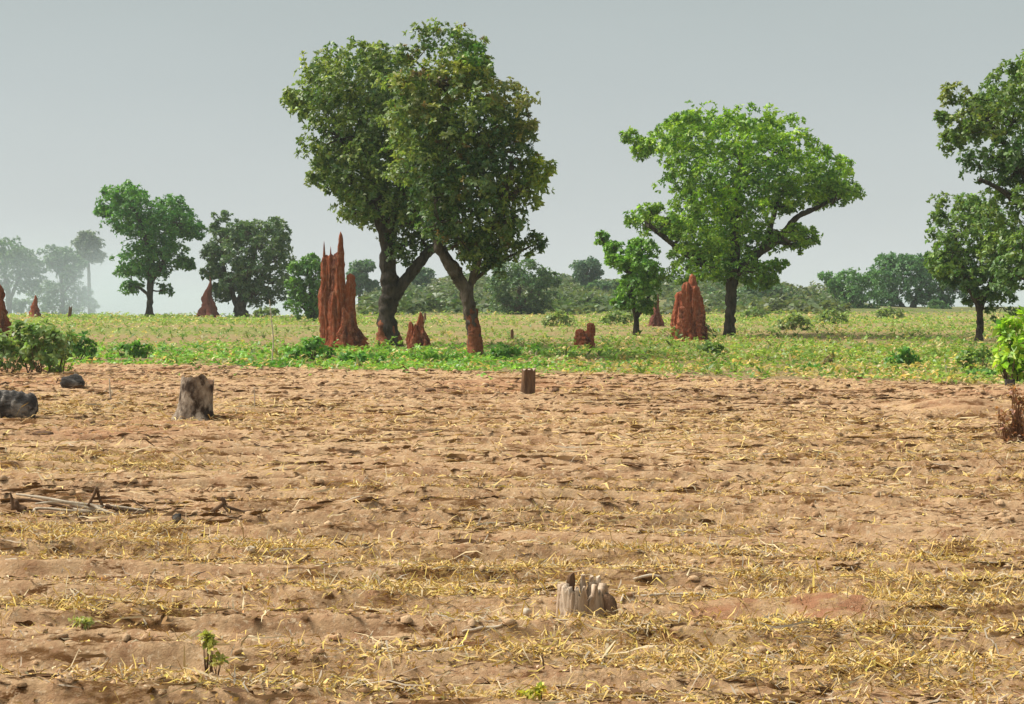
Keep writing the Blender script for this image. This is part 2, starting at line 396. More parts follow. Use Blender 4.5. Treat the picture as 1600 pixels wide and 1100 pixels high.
GAIN = 2.3
def tree(name, label, D, stems, lobes, leaf=.17, dens=1.0, pal=((.045, .085, .02), (.085, .135, .028)), group=None, bark=BARK,
         depth=.85, k=7, seed=0, crust=None, limb_r=.05, cat='tree', tip=None, clump=.34, fill=1.0, twig=True):
    """stems: polylines of (px, py, radius px, metres behind the trunk); lobes: (px, py, rx px, ry px[, tint])"""
    r = np.random.default_rng(100 + seed); m = D / F
    bx = stems[0][0]
    base = at(bx[0], D)
    root = empty(name, base)
    tag(root, label, cat, group)
    paths = []
    for i, s in enumerate(stems):
        q = []
        for j, a in enumerate(s):
            p = P(a[0], a[1], D + a[3]); q.append([p[0], p[1], p[2], a[2] * m])
        if i == 0: q[0][2] = base[2] - .12
        q = spline(q, 10)
        paths.append(q)
        if i == 0:                                       # root flare
            f = 1 + .40 * np.exp(-np.maximum(q[:, 2] - base[2], 0) / (1.6 * q[0, 3])); q[:, 3] *= f
        mesh('trunk' if i == 0 else 'limb', *tube(q[:, :3], q[:, 3], 14, .30, seed + i), bark, root)
    allp = np.concatenate(paths)
    if crust:
        y0, y1, sc_ = crust
        q = paths[0]; zt = P(bx[0], y0, D)[2]
        q = q[q[:, 2] < zt]
        if len(q) > 1:
            q = spline(q[::2] if len(q) > 6 else q, 6)
            v, f = tube(q[:, :3], q[:, 3], 18, .05, seed + 5, cap=False)
            V = v.reshape(len(q), 18, 3); a = np.arange(18) * 2 * math.pi / 18
            tt = np.linspace(0, 1, len(q))[:, None]
            lim = .62 + y1 + .55 * vn(np.cos(a) * 1.6 + seed, np.sin(a) * 1.6, seed)[None] + .25 * vn(np.cos(a) * 5, np.sin(a) * 5 + seed, seed + 1)[None]
            on = smooth(0, -.12, tt - lim) * (1 + .5 * vn(np.cos(a)[None] * 4 + 0 * tt, np.sin(a)[None] * 4 + tt * 6, seed + 2))
            kk = .90 + on * (sc_ - .86)
            V = q[:, None, :3] + (V - q[:, None, :3]) * kk[..., None]
            mesh('mud_crust', V.reshape(-1, 3), f, CRUST, root)
    # crown hull: lobes of the silhouette stand near the trunk's distance, inner lobes also bulge to the front and back
    lb = np.array([l[:4] for l in lobes], float)
    wgt = lb[:, 2] * lb[:, 3]
    cx, cy = np.average(lb[:, 0], weights=wgt), np.average(lb[:, 1], weights=wgt)
    Rx = np.max(np.abs(lb[:, 0] - cx) + lb[:, 2] * .6); Ry = np.max(np.abs(lb[:, 1] - cy) + lb[:, 3] * .6)
    pts, axes, cols, sizes, twigs = [], [], [], [], []
    dst = [np.min(np.linalg.norm(allp[:, :3] - P(l[0], l[1], D), axis=1)) for l in lobes]
    for i in np.argsort(dst):
        l = lobes[i]
        e = math.hypot((l[0] - cx) / Rx, (l[1] - cy) / Ry)
        dep = math.sqrt(max(0, 1 - min(e, 1) ** 2)) * min(Rx, Ry * 1.2) * depth * m
        rl = (l[2] + l[3]) * .5 * m
        offs = [r.uniform(-.3, .3) * rl]
        if dep > rl * .8:
            offs = [-dep + rl * .55, dep - rl * .55] + ([r.uniform(-.3, .3) * rl] if dep > rl * 1.7 else [])
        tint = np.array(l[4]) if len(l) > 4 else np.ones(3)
        for oi, od in enumerate(offs):
            c = P(l[0], l[1], D) + np.array([0, od, 0])
            if oi: c[2] += r.uniform(-.15, .15) * rl
            rr = np.array([l[2] * m, rl, l[3] * m])
            # branch from the nearest stem
            j = np.argmin(np.linalg.norm(allp[:, :3] - c, axis=1) + 1.5 * np.maximum(0, allp[:, 2] - c[2]))
            a = allp[j, :3]; mid = (a + c) / 2 + np.array([0, 0, -.12 * np.linalg.norm(c - a)]) + r.normal(size=3) * .08 * rl
            r0 = min(allp[j, 3] * .7, limb_r + .012 * np.linalg.norm(c - a))
            q = spline([[*a, r0], [*mid, r0 * .75], [*c, r0 * .4]], 5)
            if twig: twigs.append(tube(q[:, :3], q[:, 3], 6, .1, i))
            allp = np.concatenate([allp, q[len(q) // 2:]])
            # cauliflower of leaf clumps over the lobe
            ncl = int(np.clip(8 + 36 * (rl / 3.0), 8, 24))
            dirs = unit(r.normal(size=(ncl, 3))); dirs[:, 2] += .15; dirs = unit(dirs)
            cc = c + dirs * rr * r.uniform(.5, 1.04, (ncl, 1))
            cr = rl * clump * r.uniform(.55, 1.4, ncl)
            for h in range(ncl):
                if twig and h % 2 == 0:
                    b0 = c + (cc[h] - c) * .1
                    twigs.append(tube(np.array([b0, (b0 + cc[h]) / 2 + r.normal(size=3) * .1 * rl, cc[h]]), [r0 * .35, r0 * .25, r0 * .1], 4, 0, 1))
                nr = max(5, int(dens * 1.5 * (cr[h] / leaf) ** 2))
                dd = unit(r.normal(size=(nr, 3)) + dirs[h] * .6 + np.array([0, 0, .35]))
                pp = cc[h] + dd * cr[h] * np.array([1, 1, .8]) * np.where(r.random((nr, 1)) < .18, r.uniform(1.0, 1.45, (nr, 1)), r.uniform(.45, 1.08, (nr, 1)))
                pts.append(pp); axes.append(unit(dd + np.array([0, 0, .35])))
                mixv = np.clip(r.normal(.5, .28) + r.normal(0, .15, nr), 0, 1)[:, None]
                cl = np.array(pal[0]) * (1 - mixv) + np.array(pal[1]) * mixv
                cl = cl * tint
                if tip is not None:
                    tm = (r.random(nr) < tip[1])[:, None]; cl = np.where(tm, np.array(tip[0]) * r.uniform(.7, 1.2, (nr, 1)), cl)
                cols.append(cl); sizes.append(np.full(nr, leaf) * r.uniform(.8, 1.2, nr))
            # inner leaves
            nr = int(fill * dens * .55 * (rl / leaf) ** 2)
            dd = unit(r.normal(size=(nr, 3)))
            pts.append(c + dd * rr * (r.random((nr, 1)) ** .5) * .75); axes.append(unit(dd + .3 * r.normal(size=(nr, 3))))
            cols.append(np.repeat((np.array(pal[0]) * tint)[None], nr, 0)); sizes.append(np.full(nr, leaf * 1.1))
    pts, axes, cols, sizes = map(np.concatenate, (pts, axes, cols, sizes))
    if D > 100: k = 5
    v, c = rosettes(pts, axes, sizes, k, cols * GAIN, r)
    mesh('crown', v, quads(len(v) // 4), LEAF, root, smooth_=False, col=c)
    if twigs: tag(mesh('twigs', *merge(twigs), bark, root), kind='stuff')
    return root

# ------------------------------------------------------------------ the big trees
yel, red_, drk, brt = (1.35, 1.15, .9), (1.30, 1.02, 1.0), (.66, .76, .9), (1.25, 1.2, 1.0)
tree('broadleaf_tree', 'big dark green tree with forked trunk right behind the tallest termite mound', 60,
     [[(607, 537, 14, 0), (605, 490, 12.5, 0), (610, 455, 14, 0), (606, 420, 12, 0), (603, 370, 11, .1), (585, 300, 9, .3), (560, 220, 5, .4)],
      [(612, 468, 9, 0), (640, 430, 8.5, -.1), (668, 396, 7, -.2), (690, 375, 7, -.2), (700, 330, 5, -.2), (680, 260, 4, 0)],
      [(604, 380, 9, 0), (625, 310, 6, -.5), (630, 230, 4, -.7)]],
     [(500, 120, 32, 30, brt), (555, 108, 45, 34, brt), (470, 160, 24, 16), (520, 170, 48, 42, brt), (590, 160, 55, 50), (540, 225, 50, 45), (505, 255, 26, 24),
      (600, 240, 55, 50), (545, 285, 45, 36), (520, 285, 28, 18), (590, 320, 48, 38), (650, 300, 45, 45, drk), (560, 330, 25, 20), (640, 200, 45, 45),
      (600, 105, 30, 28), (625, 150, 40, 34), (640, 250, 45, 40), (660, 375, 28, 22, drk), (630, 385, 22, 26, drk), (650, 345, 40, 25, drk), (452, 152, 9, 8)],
     leaf=.16, dens=.92, fill=.9, clump=.36, pal=((.040, .074, .022), (.120, .152, .042)), seed=1, limb_r=.07, crust=(490, -.12, 1.13), bark=BARKD)
tree('broadleaf_tree', 'tallest dark green tree with leaning mud-crusted trunk standing nearest the bare field', 49,
     [[(743, 563, 8.5, 0), (741, 525, 9, 0), (735, 490, 9.5, 0), (728, 455, 10.5, 0), (712, 425, 10.5, 0), (692, 396, 9.5, 0), (683, 360, 9, .1), (690, 300, 8, .2), (700, 220, 6, .2), (690, 120, 4, .2)],
      [(732, 462, 5.5, 0), (740, 430, 5.5, 0), (752, 390, 6, -.2), (780, 330, 5, -.3), (800, 260, 4, 0)],
      [(738, 440, 3, 0), (775, 412, 2.2, .2), (815, 392, 1.7, .2), (838, 380, 1.2, .2)]],
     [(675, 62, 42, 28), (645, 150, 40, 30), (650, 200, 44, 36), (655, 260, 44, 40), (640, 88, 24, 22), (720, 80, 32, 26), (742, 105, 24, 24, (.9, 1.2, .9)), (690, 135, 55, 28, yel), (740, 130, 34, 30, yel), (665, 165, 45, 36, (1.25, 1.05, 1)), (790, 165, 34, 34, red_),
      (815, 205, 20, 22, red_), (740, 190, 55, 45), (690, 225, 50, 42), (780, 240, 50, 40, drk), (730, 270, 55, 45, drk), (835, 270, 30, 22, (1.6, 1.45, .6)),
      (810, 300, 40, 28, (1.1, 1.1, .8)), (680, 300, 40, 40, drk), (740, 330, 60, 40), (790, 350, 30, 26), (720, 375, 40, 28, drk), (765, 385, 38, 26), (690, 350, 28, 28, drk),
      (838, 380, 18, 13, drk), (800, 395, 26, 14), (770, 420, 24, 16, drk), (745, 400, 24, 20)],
     leaf=.14, dens=.92, fill=.9, clump=.36, pal=((.040, .074, .023), (.120, .152, .042)), seed=2, limb_r=.06, crust=(478, 0, 1.2), bark=BARK, tip=((.12, .09, .035), .03))
tree('broadleaf_tree', 'bright green spreading tree beside the broad red termite mound', 73,
     [[(1141, 530, 7.5, 0), (1141, 490, 7.5, 0), (1143, 455, 8, 0), (1146, 420, 9, 0), (1150, 370, 8.5, 0), (1150, 310, 8, .2), (1160, 250, 5, .2)],
      [(1148, 425, 8, 0), (1180, 398, 7, -.1), (1215, 375, 5.5, -.2), (1245, 340, 4.5, -.2), (1275, 325, 3.5, 0), (1305, 310, 2.5, 0)],
      [(1147, 425, 7, 0), (1105, 415, 6, -.2), (1065, 392, 5, 0), (1040, 372, 4, 0), (1010, 350, 3, 0)],
      [(1190, 392, 5, 0), (1205, 350, 4, .3), (1220, 300, 3, .4)]],
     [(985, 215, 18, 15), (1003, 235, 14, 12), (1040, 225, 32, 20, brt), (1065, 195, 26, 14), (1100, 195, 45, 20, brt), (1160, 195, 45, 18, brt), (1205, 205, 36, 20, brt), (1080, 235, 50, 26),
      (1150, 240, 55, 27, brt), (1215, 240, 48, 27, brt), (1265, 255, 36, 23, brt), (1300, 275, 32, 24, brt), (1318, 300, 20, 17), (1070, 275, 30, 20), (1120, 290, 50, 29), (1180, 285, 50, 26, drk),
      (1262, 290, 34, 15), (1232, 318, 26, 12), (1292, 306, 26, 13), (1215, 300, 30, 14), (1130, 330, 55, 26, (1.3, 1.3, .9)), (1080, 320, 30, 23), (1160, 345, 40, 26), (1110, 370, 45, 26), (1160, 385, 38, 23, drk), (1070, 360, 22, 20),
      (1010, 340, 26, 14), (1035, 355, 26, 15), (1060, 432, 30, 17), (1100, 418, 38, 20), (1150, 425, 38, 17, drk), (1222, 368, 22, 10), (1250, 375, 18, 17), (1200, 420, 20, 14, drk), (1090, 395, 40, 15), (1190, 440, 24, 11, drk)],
     leaf=.17, dens=.82, fill=.7, clump=.31, pal=((.046, .100, .016), (.145, .222, .028)), seed=3, limb_r=.07, bark=BARKD)
tree('slender_tree', 'small thin-stemmed tree with an arching left branch by the small dark conical mound', 74,
     [[(995, 524, 4, 0), (993, 490, 4, 0), (985, 455, 4, 0), (985, 420, 3.5, 0), (1000, 385, 2.5, 0)],
      [(986, 430, 3, 0), (970, 415, 2.5, 0), (955, 390, 2, 0), (938, 372, 1.6, 0)],
      [(994, 500, 2.5, 0), (1010, 470, 2.2, .1), (1025, 440, 1.8, .1)]],
     [(940, 374, 12, 9), (958, 388, 12, 10), (962, 408, 14, 9), (1002, 392, 22, 20), (990, 420, 26, 20), (1010, 425, 20, 22), (985, 448, 24, 16), (1008, 450, 22, 18), (975, 472, 18, 10, (.9, .9, 1)), (1008, 478, 14, 10, (.9, .9, 1))],
     leaf=.17, dens=.5, fill=.3, clump=.28, pal=((.055, .12, .024), (.11, .20, .034)), seed=4, limb_r=.03, bark=BARKD)
tree('broadleaf_tree', 'tall dark tree cut off by the right edge of the view', 56,
     [[(1640, 548, 15, 0), (1640, 480, 14, 0), (1632, 400, 12, 0), (1615, 320, 9, 0), (1590, 250, 6, 0), (1540, 190, 4, 0)],
      [(1632, 390, 8, 0), (1670, 300, 7, 0), (1680, 200, 5, 0)],
      [(1622, 345, 6, 0), (1570, 300, 4, -.2), (1530, 280, 3, -.2)]],
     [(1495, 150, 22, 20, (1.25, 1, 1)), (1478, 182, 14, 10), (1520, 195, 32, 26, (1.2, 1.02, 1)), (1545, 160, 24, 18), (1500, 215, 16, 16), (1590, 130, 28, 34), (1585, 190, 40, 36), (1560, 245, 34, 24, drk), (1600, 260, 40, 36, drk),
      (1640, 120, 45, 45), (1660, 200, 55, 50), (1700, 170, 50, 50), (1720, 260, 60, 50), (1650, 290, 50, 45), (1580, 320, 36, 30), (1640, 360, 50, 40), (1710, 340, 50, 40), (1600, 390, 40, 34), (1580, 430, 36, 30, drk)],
     leaf=.16, dens=.85, fill=.8, clump=.34, pal=((.042, .080, .022), (.105, .150, .036)), seed=5, limb_r=.06, bark=BARKD)
tree('slender_tree', 'thin forked tree with open drooping foliage near the right edge', 66,
     [[(1530, 530, 5, 0), (1531, 500, 5, 0), (1528, 475, 5, 0), (1512, 445, 4, 0), (1500, 400, 3, 0), (1488, 350, 2, 0)],
      [(1531, 485, 4, 0), (1545, 450, 3.5, .1), (1560, 400, 3, .1), (1565, 350, 2, .1)]],
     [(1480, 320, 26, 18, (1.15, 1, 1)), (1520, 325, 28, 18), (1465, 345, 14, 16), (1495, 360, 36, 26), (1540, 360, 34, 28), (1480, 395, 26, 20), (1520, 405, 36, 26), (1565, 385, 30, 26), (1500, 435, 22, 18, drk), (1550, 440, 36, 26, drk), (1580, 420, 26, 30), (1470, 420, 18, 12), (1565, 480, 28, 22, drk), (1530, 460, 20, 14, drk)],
     leaf=.165, dens=.6, fill=.4, clump=.29, pal=((.045, .088, .024), (.105, .160, .038)), seed=6, limb_r=.035, bark=BARKD)

# ------------------------------------------------------------------ trees on the far side of the grass
tree('round_tree', 'lone heart-shaped deep green tree with straight slim trunk at left', 128,
     [[(234, 496, 5, 0), (234, 470, 5, 0), (235, 440, 5.5, 0), (237, 410, 5, 0), (225, 360, 4, 0), (210, 325, 3, 0)],
      [(236, 440, 4, 0), (255, 410, 3.5, 0), (270, 370, 3, 0), (285, 340, 2, 0)],
      [(234, 462, 2.5, 0), (215, 448, 2, 0), (200, 450, 1.6, 0)]],
     [(170, 300, 12, 8), (200, 305, 28, 16, brt), (185, 325, 26, 18), (220, 325, 30, 22), (160, 330, 10, 7), (200, 350, 26, 20), (240, 345, 22, 16), (225, 375, 32, 24), (275, 328, 16, 18), (285, 350, 22, 18), (305, 360, 14, 12),
      (265, 365, 26, 22), (225, 405, 34, 20), (265, 395, 26, 16), (290, 412, 14, 8), (205, 425, 18, 12), (205, 450, 18, 10), (258, 452, 11, 9), (240, 425, 22, 14, drk)],
     leaf=0.26, dens=0.50, pal=((.026, .082, .018), (.060, .135, .024)), seed=11, fill=.12, clump=.27, limb_r=.06, bark=BARKD)
tree('round_tree', 'dusky grey-green tree with several stems beside the dark pointed mound at left', 126,
     [[(378, 497, 9, 0), (376, 480, 8, 0), (382, 450, 6, 0), (395, 410, 4, 0), (400, 370, 3, 0)],
      [(374, 485, 5, 0), (362, 455, 4, 0), (350, 420, 3, 0), (345, 370, 2, 0)],
      [(382, 470, 5, 0), (405, 440, 4, 0), (425, 400, 3, 0)]],
     [(346, 340, 12, 11), (338, 358, 10, 8), (355, 375, 22, 16), (335, 395, 16, 14), (375, 360, 16, 14), (395, 365, 20, 16), (430, 358, 16, 14), (440, 375, 12, 10), (410, 390, 28, 22), (370, 400, 24, 20), (335, 425, 14, 14), (435, 405, 20, 22),
      (395, 425, 30, 22), (430, 440, 26, 24), (350, 455, 22, 12), (400, 460, 26, 18), (435, 470, 20, 16), (365, 440, 20, 14)],
     leaf=0.26, dens=0.42, pal=((.034, .066, .030), (.070, .105, .045)), seed=12, fill=.12, clump=.27, limb_r=.06, bark=BARK)
tree('leafy_shrub_tree', 'green shrubby tree leafy to the ground just left of the tallest mound', 108,
     [[(492, 510, 4, 0), (490, 480, 4, 0), (485, 440, 3, 0), (480, 410, 2, 0)], [(492, 500, 3, 0), (470, 475, 2, 0), (460, 450, 2, 0)]],
     [(488, 410, 14, 14), (470, 425, 18, 16), (495, 435, 18, 20), (462, 450, 16, 16), (485, 460, 20, 20), (500, 470, 12, 16), (470, 480, 20, 16, (1.1, 1.1, 1)), (490, 492, 14, 12)],
     leaf=0.24, dens=0.50, pal=((.032, .080, .018), (.066, .130, .026)), seed=13, fill=.12, clump=.27, limb_r=.05, bark=BARKD)
tree('round_bush', 'round blue-green bush below the drooping twig of the tallest tree', 140,
     [[(808, 497, 4, 0), (808, 480, 4, 0), (812, 450, 3, 0)], [(810, 485, 3, 0), (835, 450, 2, 0)]],
     [(790, 425, 24, 18), (825, 425, 24, 18), (850, 435, 18, 12), (866, 440, 9, 7), (780, 450, 22, 20), (815, 450, 30, 22), (845, 460, 22, 18), (785, 475, 20, 16), (815, 480, 28, 14), (840, 480, 16, 12)],
     leaf=0.27, dens=0.46, pal=((.036, .072, .034), (.070, .110, .050)), seed=14, fill=.12, clump=.27, limb_r=.05, cat='bush')
tree('hilltop_tree', 'small round tree on the ridge seen between mound and forked trunk', 215,
     [[(562, 470, 2, 0), (562, 440, 2, 0), (566, 420, 1.5, 0)]],
     [(562, 418, 16, 9), (574, 415, 10, 7), (555, 432, 11, 9), (566, 436, 9, 6), (580, 447, 12, 9), (558, 452, 12, 9)],
     leaf=0.36, dens=0.50, pal=((.036, .078, .038), (.066, .112, .052)), seed=15, fill=.12, clump=.27, limb_r=.04)
tree('hilltop_tree', 'tiny tree on the ridge framed under the arch of the two big trees', 235,
     [[(661, 452, 2, 0), (661, 440, 2, 0), (662, 430, 1.5, 0)]],
     [(652, 424, 9, 6), (668, 426, 11, 7), (660, 433, 14, 8), (662, 443, 10, 6), (650, 437, 8, 5)],
     leaf=0.36, dens=0.50, pal=((.036, .078, .038), (.066, .112, .052)), seed=16, fill=.12, clump=.27, limb_r=.04)
tree('hilltop_tree', 'lollipop-shaped dark tree alone on the ridge left of the slender tree', 230,
     [[(917, 455, 2.4, 0), (917, 440, 2.4, 0), (917, 425, 2, 0)]],
     [(907, 416, 13, 9), (925, 413, 13, 9), (932, 428, 11, 9), (905, 430, 9, 8), (918, 425, 16, 12), (916, 441, 9, 7)],
     leaf=0.36, dens=0.55, pal=((.032, .068, .045), (.058, .098, .058)), seed=17, fill=.12, clump=.27, limb_r=.04)
tree('hilltop_bush', 'low dark bush on the ridge just right of the lollipop tree', 225,
     [[(945, 460, 2, 0), (945, 450, 2, 0), (945, 445, 1.5, 0)]], [(940, 450, 12, 8), (955, 447, 10, 6), (925, 452, 9, 6), (965, 452, 10, 7)],
     leaf=.5, dens=.7, pal=((.034, .074, .036), (.062, .106, .05)), seed=18, fill=.25, clump=.30, limb_r=.03, cat='bush')
tree('hilltop_bush', 'dark tree clump on the slope right of the bright tree trunk', 200,
     [[(1195, 478, 3, 0), (1195, 462, 3, 0), (1195, 450, 2, 0)]], [(1185, 455, 20, 12), (1210, 458, 20, 13), (1165, 462, 16, 12), (1228, 470, 14, 10), (1195, 470, 22, 10), (1120, 460, 16, 14), (1140, 475, 14, 12)],
     leaf=0.34, dens=0.46, pal=((.036, .078, .032), (.066, .112, .046)), seed=19, fill=.12, clump=.27, limb_r=.03, cat='bush')
tree('hilltop_bush', 'tiny tuft-topped sapling on the right slope of the ridge', 205,
     [[(1244, 486, 1.4, 0), (1244, 475, 1.3, 0), (1244, 465, 1, 0)]], [(1242, 464, 7, 5), (1248, 466, 5, 4), (1243, 475, 4, 4)],
     leaf=.4, dens=.7, pal=((.034, .07, .034), (.06, .10, .048)), seed=20, fill=.25, clump=.30, limb_r=.02, cat='sapling')
tree('hilltop_bush', 'small spreading bush at the right foot of the ridge', 200,
     [[(1272, 492, 2, 0), (1272, 482, 1.6, 0), (1274, 476, 1, 0)]], [(1265, 474, 9, 5), (1282, 474, 11, 6), (1272, 484, 12, 5)],
     leaf=.4, dens=.7, pal=((.034, .07, .034), (.06, .10, .048)), seed=21, fill=.25, clump=.30, limb_r=.02, cat='bush')
tree('spreading_tree', 'wide flat-topped blue-green tree far off between bright tree and right edge', 190,
     [[(1420, 498, 4, 0), (1424, 485, 4, 0), (1432, 465, 3.5, 0), (1440, 440, 3, 0), (1430, 415, 2, 0)], [(1422, 490, 3.5, 0), (1405, 472, 3, 0), (1392, 450, 2, 0)], [(1430, 468, 3, 0), (1460, 455, 2.5, 0), (1485, 445, 2, 0)]],
     [(1390, 410, 20, 12), (1420, 412, 24, 13), (1455, 418, 24, 14), (1490, 432, 22, 14), (1380, 430, 24, 16), (1415, 432, 30, 18), (1455, 440, 28, 16), (1490, 455, 22, 12), (1395, 455, 24, 16), (1440, 462, 22, 12), (1475, 470, 14, 8), (1370, 470, 16, 14), (1395, 480, 18, 12)],
     leaf=0.33, dens=0.46, pal=((.032, .082, .034), (.060, .122, .046)), seed=22, fill=.12, clump=.27, limb_r=.05, bark=BARKD)
tree('spreading_tree', 'paler rounded tree with a jutting left tuft, far off right of the bright tree', 180,
     [[(1345, 500, 3, 0), (1345, 480, 3, 0), (1342, 455, 2.5, 0)], [(1344, 488, 2.5, 0), (1315, 455, 2, 0), (1292, 435, 1.4, 0)]],
     [(1290, 432, 12, 7), (1302, 445, 12, 9), (1330, 438, 20, 13), (1355, 440, 20, 14), (1325, 460, 22, 16), (1352, 468, 24, 18), (1335, 488, 24, 12), (1365, 490, 16, 10), (1310, 478, 10, 8)],
     leaf=0.33, dens=0.50, pal=((.040, .092, .030), (.072, .140, .046)), seed=23, fill=.12, clump=.27, limb_r=.05, bark=BARKD)
tree('low_tree', 'low rounded bush seen through the gap left of the thin forked tree', 185,
     [[(1460, 500, 2, 0), (1460, 490, 2, 0), (1462, 482, 1.5, 0)]], [(1455, 487, 14, 9), (1475, 488, 14, 9), (1465, 480, 12, 8)],
     leaf=.42, dens=.7, pal=((.040, .085, .032), (.070, .125, .046)), seed=24, fill=.25, clump=.30, limb_r=.03, cat='bush')
tree('hazy_tree', 'large pale hazy tree at the left edge in the smoke', 255,
     [[(12, 505, 4, 0), (14, 470, 4, 0), (8, 430, 3, 0)], [(14, 470, 3, 0), (28, 440, 2.5, 0), (40, 415, 2, 0)]],
     [(8, 388, 26, 14), (-25, 400, 30, 22), (35, 400, 20, 12), (10, 412, 28, 18), (45, 420, 18, 14), (58, 438, 14, 12), (15, 440, 26, 16), (-20, 440, 30, 20), (45, 452, 20, 12)],
     leaf=0.42, dens=0.42, pal=((.036, .078, .036), (.066, .112, .050)), seed=25, fill=.12, clump=.27, limb_r=.06)
tree('hazy_tree', 'hazy middle-height tree in the smoke right of the left-edge tree', 265,
     [[(98, 505, 3, 0), (98, 470, 3, 0), (95, 430, 2.5, 0)], [(98, 460, 2, 0), (120, 430, 2, 0)]],
     [(80, 395, 18, 11), (100, 400, 16, 11), (118, 410, 14, 12), (85, 412, 18, 10), (110, 425, 18, 10), (70, 455, 22, 16), (100, 455, 26, 18), (125, 465, 18, 16), (90, 480, 26, 14)],
     leaf=0.42, dens=0.42, pal=((.036, .078, .036), (.066, .112, .050)), seed=26, fill=.12, clump=.27, limb_r=.06)
tree('hazy_tree', 'faint tall wispy tree almost lost in the smoke', 300,
     [[(140, 505, 2.5, 0), (140, 460, 2.5, 0), (138, 410, 2, 0), (136, 380, 1.5, 0)]],
     [(138, 370, 12, 9), (128, 380, 10, 8), (148, 382, 12, 9), (135, 398, 14, 9), (150, 402, 11, 8), (124, 412, 10, 7)],
     leaf=.55, dens=.42, pal=((.05, .07, .05), (.075, .10, .065)), seed=27, limb_r=.05, fill=.2)
tree('hazy_tree', 'hazy low tree clump behind the small red mound at left', 275,
     [[(52, 508, 3, 0), (52, 490, 3, 0), (52, 475, 2, 0)]],
     [(35, 480, 24, 12), (60, 478, 22, 14), (140, 480, 14, 12), (112, 484, 20, 10), (20, 478, 20, 10)],
     leaf=0.42, dens=0.42, pal=((.04, .078, .036), (.066, .112, .050)), seed=28, fill=.12, clump=.27, limb_r=.04, cat='tree clump')

# ------------------------------------------------------------------ bushes and shrubs
def bush(name, label, D, lobes, leaf=.12, pal=((.04, .09, .018), (.09, .17, .03)), seed=0, dens=1.0, stems=5, group=None, cat='bush', k=7, depth=.7, stem_mat=None):
    r = np.random.default_rng(500 + seed); m = D / F
    cx = np.mean([l[0] for l in lobes]); base = at(cx, D)
    root = empty(name, base); tag(root, label, cat, group)
    pts, ax, cl, sz, tw = [], [], [], [], []
    for i, l in enumerate(lobes):
        tint = np.array(l[4]) if len(l) > 4 else np.ones(3)
        c = P(l[0], l[1], D); c[1] += r.uniform(-.5, .5) * l[2] * m * depth
        rr = np.array([l[2] * m, (l[2] + l[3]) / 2 * m * depth * 1.3, l[3] * m]); rl = rr.mean()
        nr = int(max(12, dens * 6.5 * (rl / leaf) ** 2))
        dd = unit(r.normal(size=(nr, 3)) + np.array([0, 0, .3]))
        lump = 1 + .25 * vn(dd[:, 0] * 2.5 + i * 9, dd[:, 2] * 2.5 + dd[:, 1] * 2, seed)
        p = c + dd * rr * (r.random((nr, 1)) ** .4) * lump[:, None]
        gzv = base_z(p[:, 0], p[:, 1]); p[:, 2] = np.maximum(p[:, 2], gzv + .03 + .1 * leaf)
        pts.append(p); ax.append(unit(dd + np.array([0, 0, .5])))
        mv = np.clip(.5 + .4 * vn(dd[:, 0] * 3 + i, dd[:, 2] * 3, seed + 3) + r.normal(0, .15, nr), 0, 1)[:, None]
        cl.append((np.array(pal[0]) * (1 - mv) + np.array(pal[1]) * mv) * tint); sz.append(np.full(nr, leaf) * r.uniform(.7, 1.3, nr))
        for s in range(stems):
            j = r.integers(nr); e = p[j]; b0 = np.array([c[0] + r.normal() * .1 * rr[0], c[1], gz(c[0], c[1]) - .05])
            tw.append(tube(spline([[*b0, 0], [*((b0 + e) / 2 + r.normal(size=3) * .1 * rl), 0], [*e, 0]], 3)[:, :3], np.linspace(.10, .03, 7) * leaf, 4, 0, 1))
    pts, ax, cl, sz = map(np.concatenate, (pts, ax, cl, sz))
    v, c = rosettes(pts, ax, sz, k, cl * 2.2, r)
    mesh('foliage', v, quads(len(v) // 4), LEAF, root, smooth_=False, col=c)
    if tw: tag(mesh('stems', *merge(tw), stem_mat or TWIG, root), kind='stuff')
    return root
bush('leafy_bush', 'large grey-green leafy bush at the left edge of the field', 38, [(40, 540, 42, 34), (75, 552, 32, 30), (15, 558, 26, 26), (95, 538, 26, 22), (65, 522, 28, 16), (-20, 540, 30, 36)], leaf=.15, pal=((.06, .11, .035), (.17, .225, .075)), seed=1)
bush('leafy_bush', 'bright mid-green bush right of the big left-edge bush', 46, [(125, 540, 22, 18), (140, 548, 14, 12), (105, 535, 16, 14)], leaf=.15, pal=((.03, .085, .014), (.07, .16, .025)), seed=2)
bush('yellow_weed', 'small yellow-green weed in front of the large left bush', 38.5, [(98, 570, 16, 11), (82, 578, 10, 8)], leaf=.14, pal=((.15, .24, .03), (.28, .38, .06)), seed=3, cat='weed', dens=.8)
bush('leafy_bush', 'dark green bush at the field edge below the lone heart-shaped tree', 47, [(212, 545, 18, 13), (195, 548, 12, 9), (228, 548, 12, 9)], leaf=.14, pal=((.03, .085, .014), (.075, .165, .025)), seed=4)
bush('leafy_bush', 'spreading green bush in front of the tallest mound', 45, [(482, 545, 26, 16), (462, 552, 22, 11), (508, 552, 18, 9), (492, 536, 16, 10)], leaf=.14, pal=((.035, .10, .014), (.09, .19, .03)), seed=5)
bush('leafy_bush', 'low green bush right of the tall mound foot at the field edge', 44, [(560, 562, 22, 7), (585, 563, 20, 7), (540, 560, 14, 6)], leaf=.14, pal=((.035, .10, .014), (.09, .19, .03)), seed=6)
bush('leafy_bush', 'low leafy bush right of the mud-crusted leaning trunk', 47, [(785, 552, 20, 13), (770, 560, 16, 9), (800, 556, 14, 9)], leaf=.14, pal=((.035, .095, .016), (.085, .175, .03)), seed=7)
